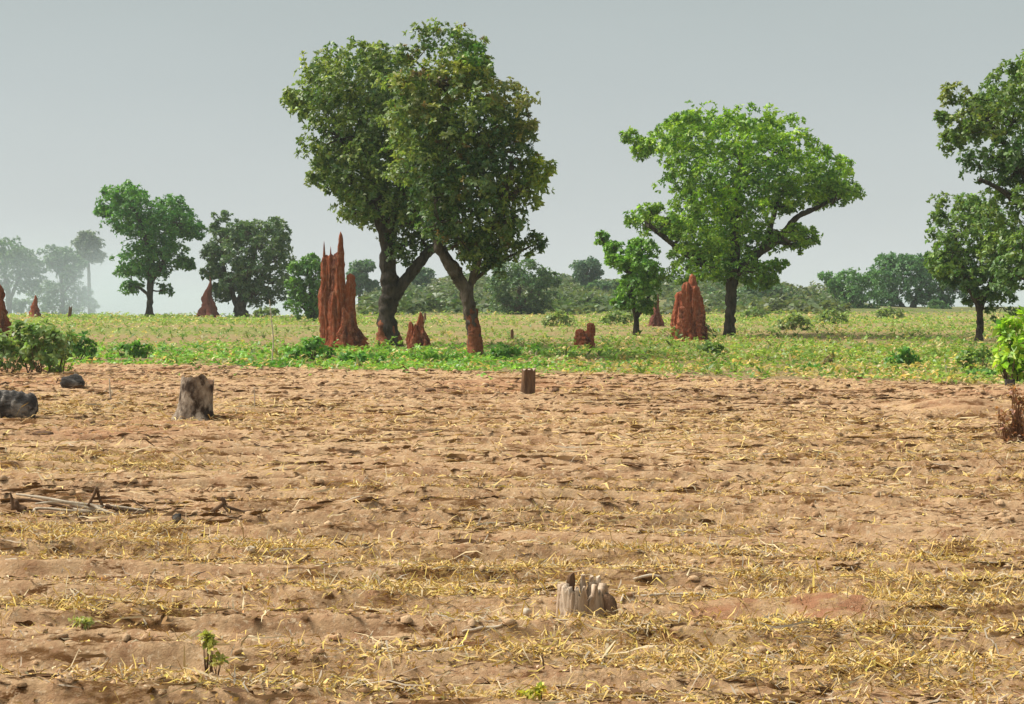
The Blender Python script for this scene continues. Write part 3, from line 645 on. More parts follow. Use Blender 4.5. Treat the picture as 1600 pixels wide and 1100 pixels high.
bush('leafy_bush', 'low green weeds between the small mound and leaning trunk', 45, [(660, 560, 22, 10), (690, 563, 18, 8), (715, 562, 14, 8)], leaf=.13, pal=((.04, .11, .014), (.11, .21, .03)), seed=8)
bush('leafy_bush', 'small dark green bush in the grass below the bright tree', 50, [(1108, 545, 18, 11), (1125, 550, 12, 8)], leaf=.15, pal=((.05, .10, .02), (.10, .15, .035)), seed=9)
bush('leafy_bush', 'green bush in the grass on the right, below the far pale tree', 42, [(1412, 558, 18, 14), (1398, 565, 14, 9), (1425, 566, 12, 8)], leaf=.14, pal=((.03, .09, .016), (.08, .17, .03)), seed=10)
bush('leafy_bush', 'thin grey-green bush right of the round right-hand bush', 41, [(1520, 560, 20, 14), (1535, 552, 14, 12), (1505, 568, 14, 8)], leaf=.12, pal=((.05, .10, .02), (.11, .165, .045)), seed=11, dens=.7)
bush('leafy_bush', 'flat green tuft at the field edge on the right', 37, [(1545, 585, 22, 6), (1525, 588, 14, 5)], leaf=.12, pal=((.035, .095, .016), (.08, .17, .03)), seed=12)
bush('leafy_bush', 'flat bright green tuft at the field edge near the middle right', 40, [(1262, 583, 18, 5), (1245, 586, 10, 4), (1280, 586, 10, 4)], leaf=.12, pal=((.045, .12, .016), (.10, .21, .03)), seed=13)
bush('dry_weed', 'dark dry upright weed in the straw-coloured grass at right', 42, [(1296, 566, 8, 14), (1290, 574, 8, 8)], leaf=.09, pal=((.06, .045, .02), (.12, .095, .035)), seed=14, cat='weed', dens=.35)
bush('yellow_bush', 'vivid yellow-green bush at the right edge of the field', 34, [(1590, 510, 24, 28), (1578, 545, 20, 26), (1600, 560, 26, 30), (1620, 520, 26, 34), (1572, 525, 12, 18), (1630, 570, 26, 30), (1592, 584, 26, 15), (1575, 572, 14, 14)], leaf=.17, pal=((.07, .15, .012), (.26, .36, .03)), seed=15)
bush('dry_shrub', 'reddish brown dry leafless shrub at the right edge of the field', 19, [(1584, 680, 24, 36), (1596, 645, 22, 36), (1615, 680, 24, 42), (1570, 660, 16, 30), (1588, 620, 14, 24)], leaf=.055, pal=((.10, .045, .02), (.18, .085, .038)), seed=16, dens=.34, stems=46, cat='shrub', k=4, stem_mat=simple('red_twig', (.15, .07, .035), (.30, .155, .085), 14, None, .5, .01))
bush('seedling', 'small green seedling standing alone at bottom left', 7.3, [(330, 1014, 13, 22), (338, 1032, 15, 14), (322, 998, 9, 9)], leaf=.03, pal=((.13, .14, .03), (.24, .23, .06)), seed=17, dens=.55, cat='seedling', k=5)
bush('seedling', 'pale green seedling flat on the soil at far bottom left', 8.2, [(128, 972, 16, 8), (140, 978, 10, 5)], leaf=.028, pal=((.15, .16, .06), (.24, .25, .09)), seed=18, dens=.22, cat='seedling', k=5)
bush('seedling', 'yellowish seedling cut by the bottom edge of the view', 6.68, [(835, 1086, 13, 9), (820, 1092, 10, 6), (845, 1078, 6, 6)], leaf=.024, pal=((.20, .20, .03), (.32, .29, .05)), seed=19, dens=.35, cat='seedling', k=5)
for i, (px, py, D) in enumerate(((415, 488, 122), (1075, 500, 66), (1180, 490, 120), (1300, 505, 100), (1390, 500, 118), (965, 500, 96), (870, 505, 92), (1240, 512, 84))):
    m = F / D * .35
    lab = ('pale grassy scrub beside the dusky multi-stemmed tree', 'scrub at the left foot of the broad red mound', 'scrub behind the bright tree trunk', 'scrub left of the far pale rounded tree',
           'scrub below the wide flat-topped tree', 'scrub left of the slender tree foot', 'scrub right of the round blue-green bush', 'scrub clump in the grass right of the bright tree')[i]
    a = at(px, D); y0 = HOR + (CAMH - a[2]) * F / D
    bush('scrub', lab, D, [(px, y0 - m * 1.1, m * 1.9, m * 1.3), (px + m * 1.6, y0 - m * .8, m * 1.4, m), (px - m * 1.5, y0 - m * .7, m * 1.4, m * .9)], leaf=.22 if D < 100 else .28,
         pal=((.06, .10, .03), (.14, .18, .06)), seed=30 + i, dens=.8, cat='scrub', group='scrub clumps in the grass')

# ------------------------------------------------------------------ ground cover (uncountable)
def cover(name, label, cat, x, y, size, hgt, cols, k, mat=LEAF, r=rng):
    z = base_z(x, y)
    p = np.stack([x, y, z + hgt], 1)
    ax = unit(np.stack([r.normal(0, .35, len(x)), r.normal(0, .35, len(x)), np.ones(len(x))], 1))
    v, c = rosettes(p, ax, size, k, cols, r, .35)
    o = mesh(name, v, quads(len(v) // 4), mat, smooth_=False, col=c); tag(o, label, cat, kind='stuff'); return o
def pick(pal, n, r=rng):
    pal = np.array(pal); return pal[r.integers(len(pal), size=n)]
# leafy weeds between the trees
n = 70000
D = 33 + (150 - 33) * rng.random(n) ** 1.5
x = rng.uniform(-.345, .345, n) * (D + 6)
e = D - bound(x)
keep = (e > .0) | (rng.random(n) < .30 * np.exp(np.clip(e, -9, 0) / .9))
stripe = 1.2 * fbm(x * .05 + 7, D * .062, 81, 3) + .25 * fbm(x * .4, D * .6, 83, 2)
clumpn = fbm(x * .9, D * 1.1, 84, 2)
dens = np.clip(.55 + 2.2 * stripe + 1.3 * clumpn, .14, 1) * np.where((x > 1) & (e < 9), .55, 1.0)
dens = np.where((D < 62) & (x < 4), np.maximum(dens, .45 + clumpn), dens)
keep &= rng.random(n) < dens
x, D, e, st = x[keep], D[keep], e[keep], stripe[keep]
n = len(x)
mx = np.clip(.5 + .9 * fbm(x * .3, D * .5, 85, 3) + rng.normal(0, .18, n), 0, 1)[:, None]
cl = np.array((.10, .22, .03)) * (1 - mx) + np.array((.33, .43, .10)) * mx
lush = (smooth(66, 52, D) * smooth(5, -1, x))[:, None]
cl = cl * (1 - lush) + lush * (np.array((.085, .24, .028)) * (1 - mx) + np.array((.24, .43, .07)) * mx)
dryp = (rng.random(n) < np.where((x > 1) & (e < 10), .42, .16))[:, None]
cl = np.where(dryp, np.array((.50, .40, .18)), cl)
cl = cl * (1.15 + .12 * smooth(60, 130, D))[:, None]
sz = np.interp(D, [33, 50, 70, 150], [.10, .12, .11, .16]) * rng.uniform(.6, 1.3, n)
cover('weed_cover', 'low green leafy weeds covering the ground beyond the bare field', 'weeds', x, D, sz, sz * rng.uniform(.1, 1.2, n) * (.4 + 2.6 * np.clip(clumpn[keep] + .1, 0, 1)), cl, 5)
# taller tufts standing out of the weeds
n = 2600
D = 36 + 90 * rng.random(n) ** 1.6; x = rng.uniform(-.34, .34, n) * (D + 6)
kp = (D - bound(x) > .3) & (fbm(x * .15, D * .2, 181, 2) > -.05); x, D = x[kp], D[kp]; n = len(x)
p = np.stack([x, D, base_z(x, D)], 1)
v, c = rosettes(p, unit(rng.normal(0, .2, (n, 3)) + np.array([0, 0, 1])), rng.uniform(.10, .30, n), 9, pick(((.12, .24, .035), (.20, .31, .06), (.33, .34, .11), (.40, .34, .14), (.16, .20, .06)), n), up=2.2, wid=(.12, .26))
tag(mesh('weed_tufts', v, quads(len(v) // 4), LEAF, smooth_=False, col=c), 'taller weed and grass tufts standing out of the low green cover', 'weeds', kind='stuff')
# scrub over the ridge
n = 15000
D = rng.uniform(140, 300, n); x = rng.uniform(-.09, .20, n) * D
lum = fbm(x * .12, D * .12, 87, 3)
kp = rng.random(n) < np.clip(.5 + 1.4 * lum, .05, 1)
x, D, lum = x[kp], D[kp], lum[kp]; n = len(x)
gm = np.clip(.5 + 1.1 * fbm(x * .06, D * .05, 89, 2) + rng.normal(0, .2, n), 0, 1)[:, None]
cl = np.array((.085, .145, .052)) * (1 - gm) + np.array((.165, .19, .095)) * gm
cover('ridge_scrub', 'grey-green scrub covering the low ridge behind the trees', 'scrub', x, D, rng.uniform(.45, .85, n), np.clip(.4 + 2.0 * lum, .1, 1.7) * rng.uniform(.3, 1.2, n), cl, 7)

# dry straw, stalks, leaf litter and strips standing in for furrow shade
def strips(name, label, cat, x, y, length, width, cols, arc, mat=STRAW, r=rng, seg=3, lift=0.0, aniso=.6, kink=.7):
    """flat stalks that kink at every joint and rise off the soil in places"""
    n = len(x)
    z = base_z(x, y) + relief(x, y)
    a = r.normal(0, aniso, n) + np.where(r.random(n) < .5, 0, math.pi)
    c = np.stack([x, y, z + lift + .004 + r.random(n) * arc * length * .5], 1); V = []
    w0 = r.normal(0, .6, n)
    for j in range(seg + 1):
        s_ = unit(np.stack([-np.sin(a) * np.cos(w0), np.cos(a) * np.cos(w0), np.sin(w0)], 1))
        ww = width * (.35 if j in (0, seg) else 1.0) * r.uniform(.7, 1.2, n)
        V += [c + s_ * ww[:, None] * .5, c - s_ * ww[:, None] * .5]
        a = a + r.normal(0, kink, n); w0 = w0 + r.normal(0, .5, n)
        c = c + np.stack([np.cos(a), np.sin(a), r.normal(.0, .5, n) * arc * 2.2], 1) * (length / seg)[:, None]
        c[:, 2] = np.maximum(c[:, 2], z - .012)
    V = np.stack(V, 1)
    k = 2 * (seg + 1)
    base = np.arange(n)[:, None] * k
    Fq = np.concatenate([base + np.array([2 * j, 2 * j + 1, 2 * j + 3, 2 * j + 2]) for j in range(seg)], 0)
    o = mesh(name, V.reshape(-1, 3), Fq, mat, smooth_=True, col=np.repeat(cols, k, 0)); tag(o, label, cat, kind='stuff'); return o
def scatter(n, d0, d1, pw=1.0, r=rng):
    y = d0 + (d1 - d0) * r.random(n) ** pw; x = r.uniform(-.34, .34, n) * (y + 4)
    k = y < bound(x) - .1
    return x[k], y[k]
GOLD = ((.62, .50, .32), (.40, .33, .25), (.48, .38, .24), (.70, .52, .14), (.68, .46, .16), (.74, .54, .22), (.56, .36, .12), (.70, .50, .19), (.40, .24, .09), (.66, .50, .13), (.50, .32, .12))
x, y = scatter(480000, 6.0, 17, 1.0)
m = straw_mask(x, y) * np.clip(.75 + 1.6 * fbm(x * 5, y * 7, 97, 2), .15, 1.2); kp = rng.random(len(x)) < m ** 1.1 * .9; x, y = x[kp], y[kp]; n = len(x)
cl = pick(GOLD, n) * rng.uniform(.8, 1.15, (n, 1))
strips('straw_litter', 'golden curled dry straw strewn over the near field', 'straw', x, y, rng.uniform(.015, .10, n), rng.uniform(.004, .012, n), cl, rng.uniform(0.25, .8, n), aniso=1.3, seg=2)
x, y = scatter(170000, 6.0, 18, 1.0)
m = straw_mask(x, y) * np.clip(.75 + 1.6 * fbm(x * 5, y * 7, 97, 2), .15, 1.2); kp = rng.random(len(x)) < .015 + m * .40; x, y = x[kp], y[kp]; n = len(x)
p = np.stack([x, y, base_z(x, y) + relief(x, y) + rng.uniform(.0, .018, n)], 1)
v, c = rosettes(p, unit(rng.normal(0, .6, (n, 3)) + np.array([0, 0, 1])), rng.uniform(.012, .028, n), 2, pick(GOLD, n) * rng.uniform(.75, 1.15, (n, 1)))
tag(mesh('dry_leaf_litter', v, quads(len(v) // 4), STRAW, smooth_=False, col=c), 'golden dry leaflets among the straw in the foreground', 'leaf litter', kind='stuff')
x, y = scatter(240000, 14, 46, 1.0)
m = straw_mask(x, y); kp = rng.random(len(x)) < .03 + m * .85; x, y = x[kp], y[kp]; n = len(x)
cl = pick(((.66, .47, .20), (.70, .53, .24), (.55, .38, .15), (.70, .52, .20), (.42, .27, .12), (.48, .38, .24)), n) * rng.uniform(.8, 1.15, (n, 1))
strips('straw_litter', 'pale dry straw strewn over the far part of the field', 'straw', x, y, rng.uniform(.05, .20, n), rng.uniform(.008, .022, n), cl, rng.uniform(0.1, .5, n), seg=2, aniso=1.0)
x, y = scatter(70000, 6.0, 44, 1.15); n = len(x)
kp = rng.random(n) < np.clip(.30 + 1.5 * fbm(x * .8, y * 1.6, 53, 3), 0.02, 1); x, y = x[kp], y[kp]; n = len(x)
cl = pick(((.10, .052, .024), (.16, .085, .038), (.07, .038, .022), (.22, .125, .055)), n) * rng.uniform(.8, 1.2, (n, 1))
sz = np.interp(y, [6, 44], [.04, .15]) * rng.uniform(.5, 1.8, n)
strips('litter_and_shade_lines', 'dark brown dead leaves and strips standing in for shadow lines over the field', 'leaf litter', x, y, sz, sz * rng.uniform(.07, .18, n), cl, rng.uniform(0, .35, n), aniso=.45, kink=.45, seg=2)  # dark litter that doubles as painted shadow lines on the soil
x, y = scatter(5200, 6.0, 26, 1.0); n = len(x)
kp = rng.random(n) < .12 + straw_mask(x, y) * .6; x, y = x[kp], y[kp]; n = len(x)
strips('broken_stalks', 'long broken pale stalks lying among the straw', 'stalks', x, y, rng.uniform(.12, .38, n), np.interp(y, [6, 26], [.006, .016]) * rng.uniform(.7, 1.5, n), pick(((.62, .50, .32), (.55, .42, .24), (.44, .36, .27), (.70, .56, .34)), n), rng.uniform(.05, .25, n), aniso=.8, kink=.18, seg=4)
x, y = scatter(30000, 6.0, 42, 1.0); n = len(x)
kp = rng.random(n) < np.clip(.10 + 1.6 * fbm(x * .5, y * 1.9, 59, 3), 0.01, 1); x, y = x[kp], y[kp]; n = len(x)
cl = pick(((.13, .068, .028), (.17, .09, .036), (.10, .052, .024), (.22, .125, .052)), n) * rng.uniform(.8, 1.2, (n, 1))
strips('furrow_shade_strips', 'long dark strips standing in for shadow lines along the furrows of the field', 'stalks', x, y, rng.uniform(.06, .30, n) * np.interp(y, [6, 30], [.8, 1.5]), np.interp(y, [6, 30], [.014, .036]) * rng.uniform(.5, 1.9, n), cl, rng.uniform(0, .10, n), aniso=.30, kink=.38, seg=5)  # added dark strips imitating the shade along the furrow edges
# clods of earth
def clods():
    x, y = scatter(15000, 6.0, 44, 1.1); n = len(x)
    kp = rng.random(n) < np.clip(.4 + 1.3 * fbm(x * .7, y * 1.3, 57, 3), 0, 1); x, y = x[kp], y[kp]; n = len(x)
    ic = np.array([(0, 0, 1), (.9, 0, .35), (.28, .85, .3), (-.73, .53, .35), (-.7, -.5, .28), (.3, -.85, .32), (.7, .5, -.5), (-.27, .85, -.5), (-.9, 0, -.5), (-.27, -.85, -.5), (.7, -.5, -.5)])
    tri = np.array([(0, 1, 2), (0, 2, 3), (0, 3, 4), (0, 4, 5), (0, 5, 1), (1, 6, 2), (2, 7, 3), (3, 8, 4), (4, 9, 5), (5, 10, 1), (2, 6, 7), (3, 7, 8), (4, 8, 9), (5, 9, 10), (1, 10, 6)])
    s = np.interp(y, [6, 44], [.010, .036]) * rng.uniform(.4, 2.0, n) ** 1.3
    a = rng.uniform(0, 6.28, n); ca, sa = np.cos(a), np.sin(a)
    b = ic[None] * rng.uniform(.7, 1.3, (n, 11, 1)) * s[:, None, None] * np.array([1.5, 1, .75])
    V = np.stack([b[..., 0] * ca[:, None] - b[..., 1] * sa[:, None] * .8 + x[:, None], b[..., 0] * sa[:, None] * .6 + b[..., 1] * ca[:, None] + y[:, None],
                  b[..., 2] + (base_z(x, y) + relief(x, y) + s * .15)[:, None]], -1)
    Fq = (np.arange(n)[:, None, None] * 11 + tri[None]).reshape(-1, 3)
    cl = pick(((.50, .33, .19), (.56, .38, .225), (.40, .25, .135), (.46, .28, .155)), n) * rng.uniform(.75, 1.15, (n, 1))
    m, t, b_, o_ = newmat('soil_clod'); at_ = N(t, 'ShaderNodeAttribute', attribute_name='tint'); t.links.new(at_.outputs['Color'], b_.inputs['Base Color'])
    bump(t, b_, nfac(t, 40, 5, lo=.2, hi=.8), .8, .01)
    o = mesh('soil_clods', V.reshape(-1, 3), Fq, m, smooth_=False, col=np.repeat(cl, 11, 0)); tag(o, 'crumbled clods of brown soil over the field', 'clods', kind='stuff')
clods()

# ------------------------------------------------------------------ termite mounds
def mound(name, label, D, base_px, spires, mat=LATER, seed=0, group=None):
    """spires: (foot px, foot py, top px, top py, foot radius px, power, metres behind)"""
    m = D / F; b = at(base_px, D)
    root = empty(name, b); tag(root, label, 'termite mound', group)
    for i, s in enumerate(spires):
        fx, fy, tx, ty, r0, pw, dy = s[:7]
        foot = P(fx, fy, D + dy); top = P(tx, ty, D + dy); foot[2] = min(foot[2], gz(foot[0], foot[1])) - .1
        rows, sides = 34, 30
        t = np.linspace(0, 1, rows)[:, None]; a = (np.arange(sides) * 2 * math.pi / sides)[None]
        cx = foot[0] + (top[0] - foot[0]) * t ** .8; cz = foot[2] + (top[2] - foot[2]) * t
        rad = r0 * m * np.maximum((1 - t) ** pw, .03)
        rad = rad * (1 + .5 * np.exp(-t * 16)) if len(s) < 8 else rad
        ca, sa = np.cos(a), np.sin(a)
        fl = np.abs(vn(ca * 2.2 + seed * 3.7 + i, sa * 2.2 + t * .8, seed + i)) ** .7 * .55 + .35 * vn(ca * 5 + i, sa * 5 + t * 2.2, seed + 9 + i) + .14 * vn(ca * 9, sa * 9 + t * 18, seed + 19)
        rad = rad * (.74 + fl * .85)
        wob = .12 * r0 * m * np.sin(t * 9 + i)
        rad = rad * (1 + .13 * vn(a * 4 + i, t * 22, seed + 29) + .09 * vn(a * 9, t * 50 + i, seed + 31))
        V = np.stack([cx + wob + rad * ca, foot[1] + rad * sa * .9 + 0 * t, cz + 0 * a + .03 * r0 * m * fl], -1).reshape(-1, 3)
        idx = np.arange(rows * sides).reshape(rows, sides); nx = np.roll(idx, -1, 1)
        Fq = np.stack([idx[:-1], nx[:-1], nx[1:], idx[1:]], -1).reshape(-1, 4).tolist() + [idx[-1].tolist()]
        mesh('spire', V, Fq, mat, root)
    xs = [s_[0] for s_ in spires]; w_ = (max(xs) - min(xs)) / 2 * m + np.mean([s_[4] for s_ in spires]) * m * 1.7; xc = ((max(xs) + min(xs)) / 2 - 800) * m
    t = np.linspace(0, 1, 9)[:, None]; a = (np.arange(40) * 2 * math.pi / 40)[None]
    rr = t * w_ * (1 + .3 * vn(np.cos(a) * 2 + seed, np.sin(a) * 2, seed + 41))
    X = xc + rr * np.cos(a); Y = b[1] + rr * np.sin(a) * .8; Z = base_z(X, Y) - .06 + .10 * w_ ** .5 * (1 - t) ** .7 + .03 * vn(X * 6, Y * 6, seed) + .1 * (1 - t) * 1
    idx = np.arange(9 * 40).reshape(9, 40); nx = np.roll(idx, -1, 1)
    mesh('skirt', np.stack([X, Y, Z], -1).reshape(-1, 3), np.stack([idx[:-1], idx[1:], nx[1:], nx[:-1]], -1).reshape(-1, 4).tolist(), REDSOIL, root)
    return root
mound('termite_mound', 'tallest red termite mound with three thin spires left of the big trees', 56, 535,
      [(511, 522, 510, 398, 10.5, .16, .15), (519, 525, 518, 396, 8, .18, .05), (508, 522, 507, 377, 5.0, .55, .12), (517, 525, 517, 385, 4.5, .55, .02), (529, 540, 528, 393, 10.5, .18, -.05),
       (537, 542, 531, 362, 9.5, .42, -.12), (550, 542, 546, 427, 9, .16, -.1), (557, 546, 548, 468, 16, .85, -.15), (548, 548, 538, 478, 20, .7, -.25), (566, 547, 553, 500, 17, 1.1, -.1), (573, 547, 566, 530, 11, 1.0, -.1), (524, 540, 521, 450, 12, .4, -.1)], seed=1)
mound('termite_mound', 'small jagged red mound between the forked and leaning trunks', 55.5, 655,
      [(656, 545, 656, 487, 12, .6, 0), (644, 538, 642, 502, 8, .4, .1), (648, 542, 650, 506, 9, .5, -.1), (662, 545, 661, 512, 11, .55, -.1), (668, 545, 664, 528, 10, .8, -.2)], seed=2)
mound('termite_mound', 'little two-lobed red mound with a dark knob in the green grass', 57, 914,
      [(907, 541, 906, 514, 8, .18, -.1), (921, 541, 922, 504, 7.5, .14, .1), (914, 541, 914, 517, 9, .2, 0), (916, 541, 915, 525, 12, .3, -.15)], seed=3)
mound('termite_mound', 'broad blunt fluted red mound beside the bright green tree', 66, 1077,
      [(1077, 529, 1080, 428, 14, .34, 0), (1063, 529, 1065, 455, 12, .18, .15), (1091, 529, 1091, 459, 11, .14, .1), (1070, 530, 1074, 440, 12, .3, -.2), (1085, 530, 1086, 446, 11, .24, -.2), (1094, 530, 1094, 490, 8.5, .14, -.32), (1057, 528, 1058, 468, 8, .22, .1), (1076, 532, 1078, 492, 20, .6, -.15), (1066, 530, 1067, 478, 9, .2, -.3)], seed=4)
mound('termite_mound', 'small dark purple-red conical mound behind the slender tree', 92, 1025,
      [(1025, 504, 1027, 458, 12, 1.1, 0), (1022, 504, 1024, 480, 9, .8, -.1)], mat=LATERD, seed=5)
mound('termite_mound', 'tall dark red pointed mound under the dusky multi-stemmed tree', 124, 325,
      [(325, 495, 327, 432, 17, 1.15, 0), (318, 495, 321, 468, 11, .8, -.2), (333, 495, 330, 462, 11, .9, -.2)], mat=LATERD, seed=6)
mound('termite_mound', 'small narrow red mound before the smoke at far left', 124, 55,
      [(55, 496, 55, 461, 8, .7, 0), (52, 496, 51, 477, 6, .5, .1), (59, 496, 58, 484, 7, .8, -.1)], seed=7)
mound('termite_mound', 'red mound cut off by the left edge behind the large bush', 58, -8,
      [(-6, 540, -6, 440, 24, .6, 0), (2, 540, -1, 462, 16, .6, -.2), (8, 538, 14, 515, 8, .9, 0)], seed=8)

# ------------------------------------------------------------------ stumps, logs, sticks
def stump(name, label, px, py, wpx, hpx, bark, wood, seed=0, lean=0, jag=.12, cat='tree stump', flare=.35):
    b = G(px, py); D = b[1]; m = D / F; r = wpx / 2 * m; h = hpx * m
    root = empty(name, b); tag(root, label, cat)
    rows, sides = 14, 26
    t = np.linspace(0, 1, rows)[:, None]; a = (np.arange(sides) * 2 * math.pi / sides)[None]
    ca, sa = np.cos(a), np.sin(a)
    rad = r * (1 + flare * np.exp(-t * 5) * (1 + .8 * vn(ca * 2 + seed, sa * 2, seed))) * (1 + .16 * vn(ca * 1.5 + seed, sa * 1.5 + t, seed + 1) + .09 * vn(ca * 6, sa * 6 + t * 1.5, seed + 2) - .04)
    top = h * (1 + jag * vn(ca * 2.5 + seed * 2, sa * 2.5, seed + 4))
    Z = b[2] - .08 + (top + .08) * t
    V = np.stack([b[0] + lean * h * t + rad * ca, b[1] + rad * sa, Z + 0 * a], -1).reshape(-1, 3)
    idx = np.arange(rows * sides).reshape(rows, sides); nx = np.roll(idx, -1, 1)
    Fq = np.stack([idx[:-1], nx[:-1], nx[1:], idx[1:]], -1).reshape(-1, 4).tolist()
    mesh('bark', V, Fq, bark, root)
    # cut face, slightly sunk inside the bark rim
    rim = V.reshape(rows, sides, 3)[-1]; c = rim.mean(0)
    rings = [c + (rim - c) * f + np.array([0, 0, -.012 - .03 * r * math.sin(f * 7)]) for f in (.97, .7, .4, .15)]
    V2 = np.concatenate(rings); idx = np.arange(4 * sides).reshape(4, sides); nx = np.roll(idx, -1, 1)
    Fq = np.stack([idx[:-1], nx[:-1], nx[1:], idx[1:]], -1).reshape(-1, 4).tolist() + [idx[-1].tolist()]
    mesh('cut_face', V2, Fq, wood, root)
    return root
stump('tree_stump', 'thick grey-barked flat-topped stump in the field at left', 302, 656, 48, 64, STUMPB, WOODD, 1, 0.13, .16, flare=.75)
stump('tree_stump', 'small reddish brown stump at the far field edge near the middle', 825, 617, 22, 40, WOODD, WOODG, 2, .04, .10, flare=.3)
stump('charred_stump', 'dark low stump under the vivid yellow-green bush', 1578, 605, 16, 12, CHAR, WOODD, 5, 0, .12, flare=.3)
stump('grass_stump', 'thin dark stump in the grass right of the leaning trunk', 800, 532, 5, 16, WOODD, WOODD, 6, 0, .2)
stump('grass_post', 'little crooked dark post on the skyline of the grass at left', 108, 497, 5, 15, WOODD, WOODD, 7, .15, .4, cat='post')
stump('grass_stump', 'tiny dark stump behind the small jagged mound', 664, 505, 4, 14, WOODD, WOODD, 8, 0, .2)
stump('grass_stump', 'tiny stub on the grass just right of the small narrow mound', 92, 494, 4, 6, WOODD, WOODD, 9, 0, .3)

# front stump: weathered shell of upright splintered slats
def front_stump():
    b = G(912, 966); D = b[1]; m = D / F
    root = empty('weathered_stump', b); tag(root, 'weathered grey splintered stump half buried in the foreground', 'tree stump')
    r = np.random.default_rng(3)
    def slat(px, w, ptop, pbot, dy, mat, jag=0, name='slat', lean=0):
        x0 = (px - 800) * D / F; z0 = CAMH - (pbot - HOR) * D / F - .05; z1 = CAMH - (ptop - HOR) * D / F
        wv = w * m / 2; n = 7; V = []
        for i in range(n):
            t = i / (n - 1); z = z0 + (z1 - z0) * t
            k = wv * (1 + .16 * r.normal()) * (1 if t < .85 else .75); xo = x0 + lean * (z1 - z0) * t + r.normal() * .0012
            d0 = dy + D + r.normal() * .004; th = .018
            zz = z + ((jag + r.normal() * 4) * m if i == n - 1 else 0)
            V += [(xo - k, d0, z), (xo - k * .35, d0 - .010, z + r.normal() * .002), (xo + k * .4, d0 - .009, zz), (xo + k, d0, zz), (xo + k * .8, d0 + th * 2, zz), (xo - k * .8, d0 + th * 2, z)]
        Fq = []
        for i in range(n - 1):
            for j in range(6): Fq.append([i * 6 + j, i * 6 + (j + 1) % 6, (i + 1) * 6 + (j + 1) % 6, (i + 1) * 6 + j])
        Fq.append([(n - 1) * 6 + j for j in range(6)])
        mesh(name, V, Fq, mat, root, smooth_=False)
    rows, sides = 18, 110
    t = np.linspace(0, 1, rows)[:, None]; a = (np.arange(sides) * 2 * math.pi / sides)[None]; ca, sa = np.cos(a), np.sin(a)
    groove = np.abs(vn(a * 6.4 + .25 * vn(a * 3, t * 3, 5), t * .5, 71)) ** .6
    groove2 = np.abs(vn(a * 15.9 + .2 * t, t * 1.2, 72)) ** .7
    rad = .118 * (1 + .30 * np.exp(-t * 6) * (1 + .8 * vn(ca * 2, sa * 2, 73))) * (.80 + .22 * groove + .08 * groove2)
    hgt = .135 * (.86 + .34 * vn(a * 3.6, 0 * a, 74) + .22 * vn(a * 11, 0 * a, 75))
    z0 = b[2] - .05
    ox, oy = (911 - 800) * D / F, D + .05
    out = np.stack([ox + rad * ca * 1.14, oy + rad * sa * .85 + 0 * t, z0 + (.05 + hgt) * t + 0 * a], -1)
    inn = np.stack([ox + rad * ca * .80, oy + rad * sa * .58 + 0 * t, z0 + (.05 + hgt) * t + 0 * a], -1)[::-1]
    V = np.concatenate([out, inn]); idx = np.arange(2 * rows * sides).reshape(2 * rows, sides); nx = np.roll(idx, -1, 1)
    mesh('shell', V.reshape(-1, 3), np.stack([idx[:-1], nx[:-1], nx[1:], idx[1:]], -1).reshape(-1, 4).tolist(), WOODG, root)
    rim = np.stack([ox + .085 * ca[0] * 1.1, oy + .085 * sa[0] * .8, z0 + .12 + .03 * vn(a[0] * 4, a[0] * 0, 77)], -1)
    mesh('heartwood', np.concatenate([rim, [[ox, oy, z0 + .10]]]), [[i, (i + 1) % sides, sides] for i in range(sides)], WOODD, root)
    for (px, ptop, w) in ((893, 905, 12), (912, 903, 10), (926, 906, 9), (937, 908, 8)): slat(px, w, ptop, 940, .10, WOODG if px > 900 else WOODD, r.normal() * 3, 'splinter')
    q = spline([[*(P(945, 930, D) + [0, .02, 0]), .022], [*P(952, 945, D), .032], [*(P(962, 966, D) + [0, -.05, -.02]), .03], [*(P(985, 985, D) + [0, -.12, -.06]), .015]], 4)
    mesh('root', *tube(q[:, :3], q[:, 3], 8, .3, 4), WOODD, root)
    q = spline([[*P(890, 958, D), .04], [*(P(860, 968, D) + [0, -.12, -.01]), .035], [*(P(815, 985, D) + [0, -.25, -.02]), .015]], 4)
front_stump()

def log():
    b = G(18, 656); D = b[1]; m = D / F
    root = empty('charred_log', b); tag(root, 'short charred dark log lying at the left edge of the field', 'log')
    xs = np.array([-70, -40, -10, 15, 35, 46, 53, 57.5]); rr = np.array([22, 24, 24.5, 24.5, 24, 22, 16, 3]) * m
    cz = b[2] + 22 * m
    q = np.stack([(xs - 800) * m, D - .02 * np.arange(8) + .06, np.full(8, cz) - .004 * np.arange(8)], 1)
    n = 40; qi = np.stack([np.interp(np.linspace(-70, 57.5, n), xs, q[:, i]) for i in range(3)], 1); ri = np.interp(np.linspace(-70, 57.5, n), xs, rr)
    v, f = tube(qi, ri, 26, .16, 4)
    mesh('bark', v, f, CHAR, root)
    c = qi[12]; v, f = tube(np.array([c + [0, -.05, .1], c + [.02, -.15, .24], c + [.03, -.2, .27]]), [.07, .055, .03], 8, .2, 2)
    mesh('branch_stub', v, f, CHAR, root)
log()

